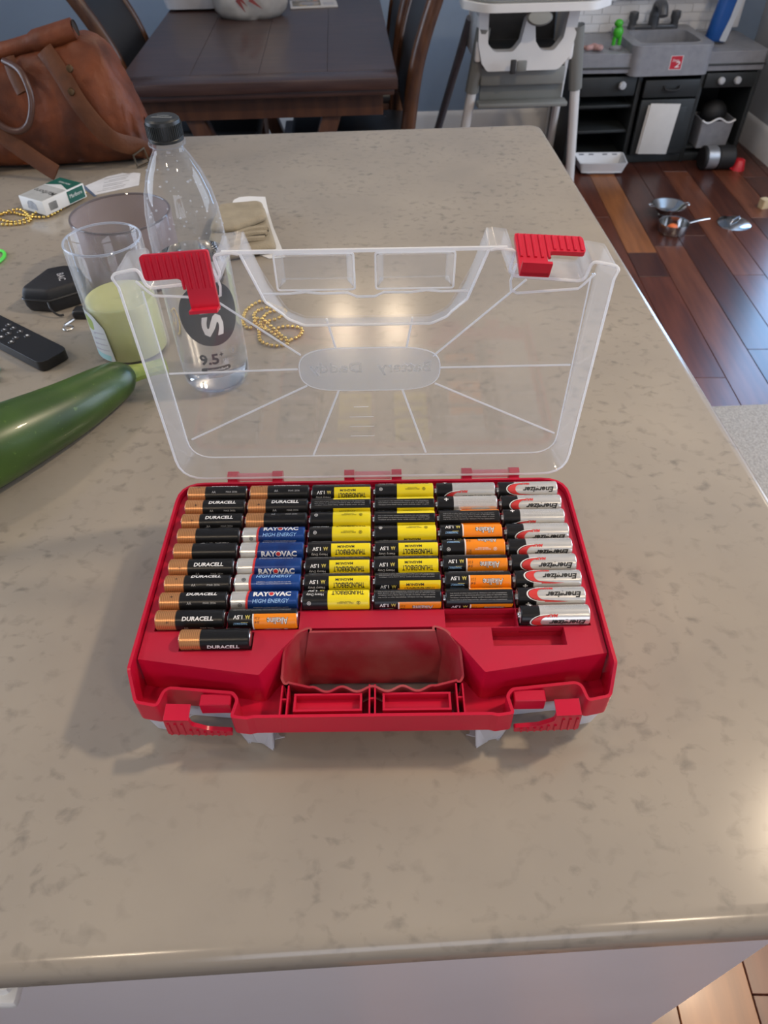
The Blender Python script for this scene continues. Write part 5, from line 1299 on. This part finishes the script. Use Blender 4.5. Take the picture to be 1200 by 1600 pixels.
of = MB().sphere((0, 0, 0), .024, 2, (1, .9, .7)); of = of.build('toy_carrot', mat('toy_orange', (.75, .16, .04), .5, noise_amt=.1), None, smooth=80, loc=(1.408, 2.636, .022)); tag(of, 'small orange toy food piece inside the steel saucepan', 'toy')
ld = thing('toy_pan_lid', 'round steel toy pan lid lying on the floor', 'lid', (1.712, 2.690, 0), (R_(6), 0, 0))
MB().lathe([(.070, .003), (.072, .006), (.066, .009), (.040, .016), (0, .019), (0, .016), (.040, .013), (.066, .006)], 40, cap=False).build('lid_disc', M_ss, ld, smooth=50)
MB().tube(bez([(-.028, -.02, .016), (-.018, -.012, .030), (.018, .012, .030), (.028, .02, .016)], 6), .0035, 8).build('handle', M_ss, ld)
cb = MB(); cb.plate(fillet([(-.020, -.018), (.020, -.018), (.017, .018), (-.017, .018)], .005, 3), 0, .042); cb = cb.build('wooden_block', mat('toy_wood', (.55, .42, .24), .6, noise_amt=.2, nscale=40), None, bevel=.004, loc=(1.915, 2.855, 0), rot=(0, 0, .3)); tag(cb, 'small pale wooden toy block on the floor at the right', 'block')
cy = thing('toy_drum', 'black and silver toy cylinder lying below the play kitchen', 'toy', (1.855, 3.345, .056))
MR_ = Matrix.Rotation(math.pi / 2, 4, 'Y')
MB().lathe([(0, -.030), (.050, -.030), (.053, -.026), (.053, .026), (.050, .030), (0, .030)], 32, Matrix.Translation((-.02, 0, 0)) @ MR_).build('silver_band', mat('toy_silver', (.42, .43, .45), .3, metal=.7, noise_amt=.1), cy)
MB().lathe([(0, .0), (.054, .0), (.056, .004), (.056, .075), (.050, .082), (0, .082)], 32, Matrix.Translation((.012, 0, 0)) @ MR_).build('black_body', M_kb, cy)
MB().lathe([(0, -.016), (.050, -.016), (.056, -.010), (.056, .0), (0, .0)], 32, Matrix.Translation((-.050, 0, 0)) @ MR_).build('black_end', M_kb, cy)
rc_ = thing('toy_cup', 'small red toy cup on the floor by the baseboard', 'cup', (1.985, 3.325, 0))
MB().lathe([(0, .052), (.020, .052), (.026, .048), (.034, .006), (.036, .0), (.032, .0), (.022, .046), (0, .048)], 28, cap=False).build('cup_body', mat('toy_red', (.55, .015, .025), .35, noise_amt=.1), rc_, smooth=50)
MB().tube(bez([(-.030, -.010, .038), (-.046, -.018, .034), (-.046, -.018, .014), (-.034, -.010, .010)], 5), .004, 8).build('cup_handle', MATS['toy_red'], rc_)
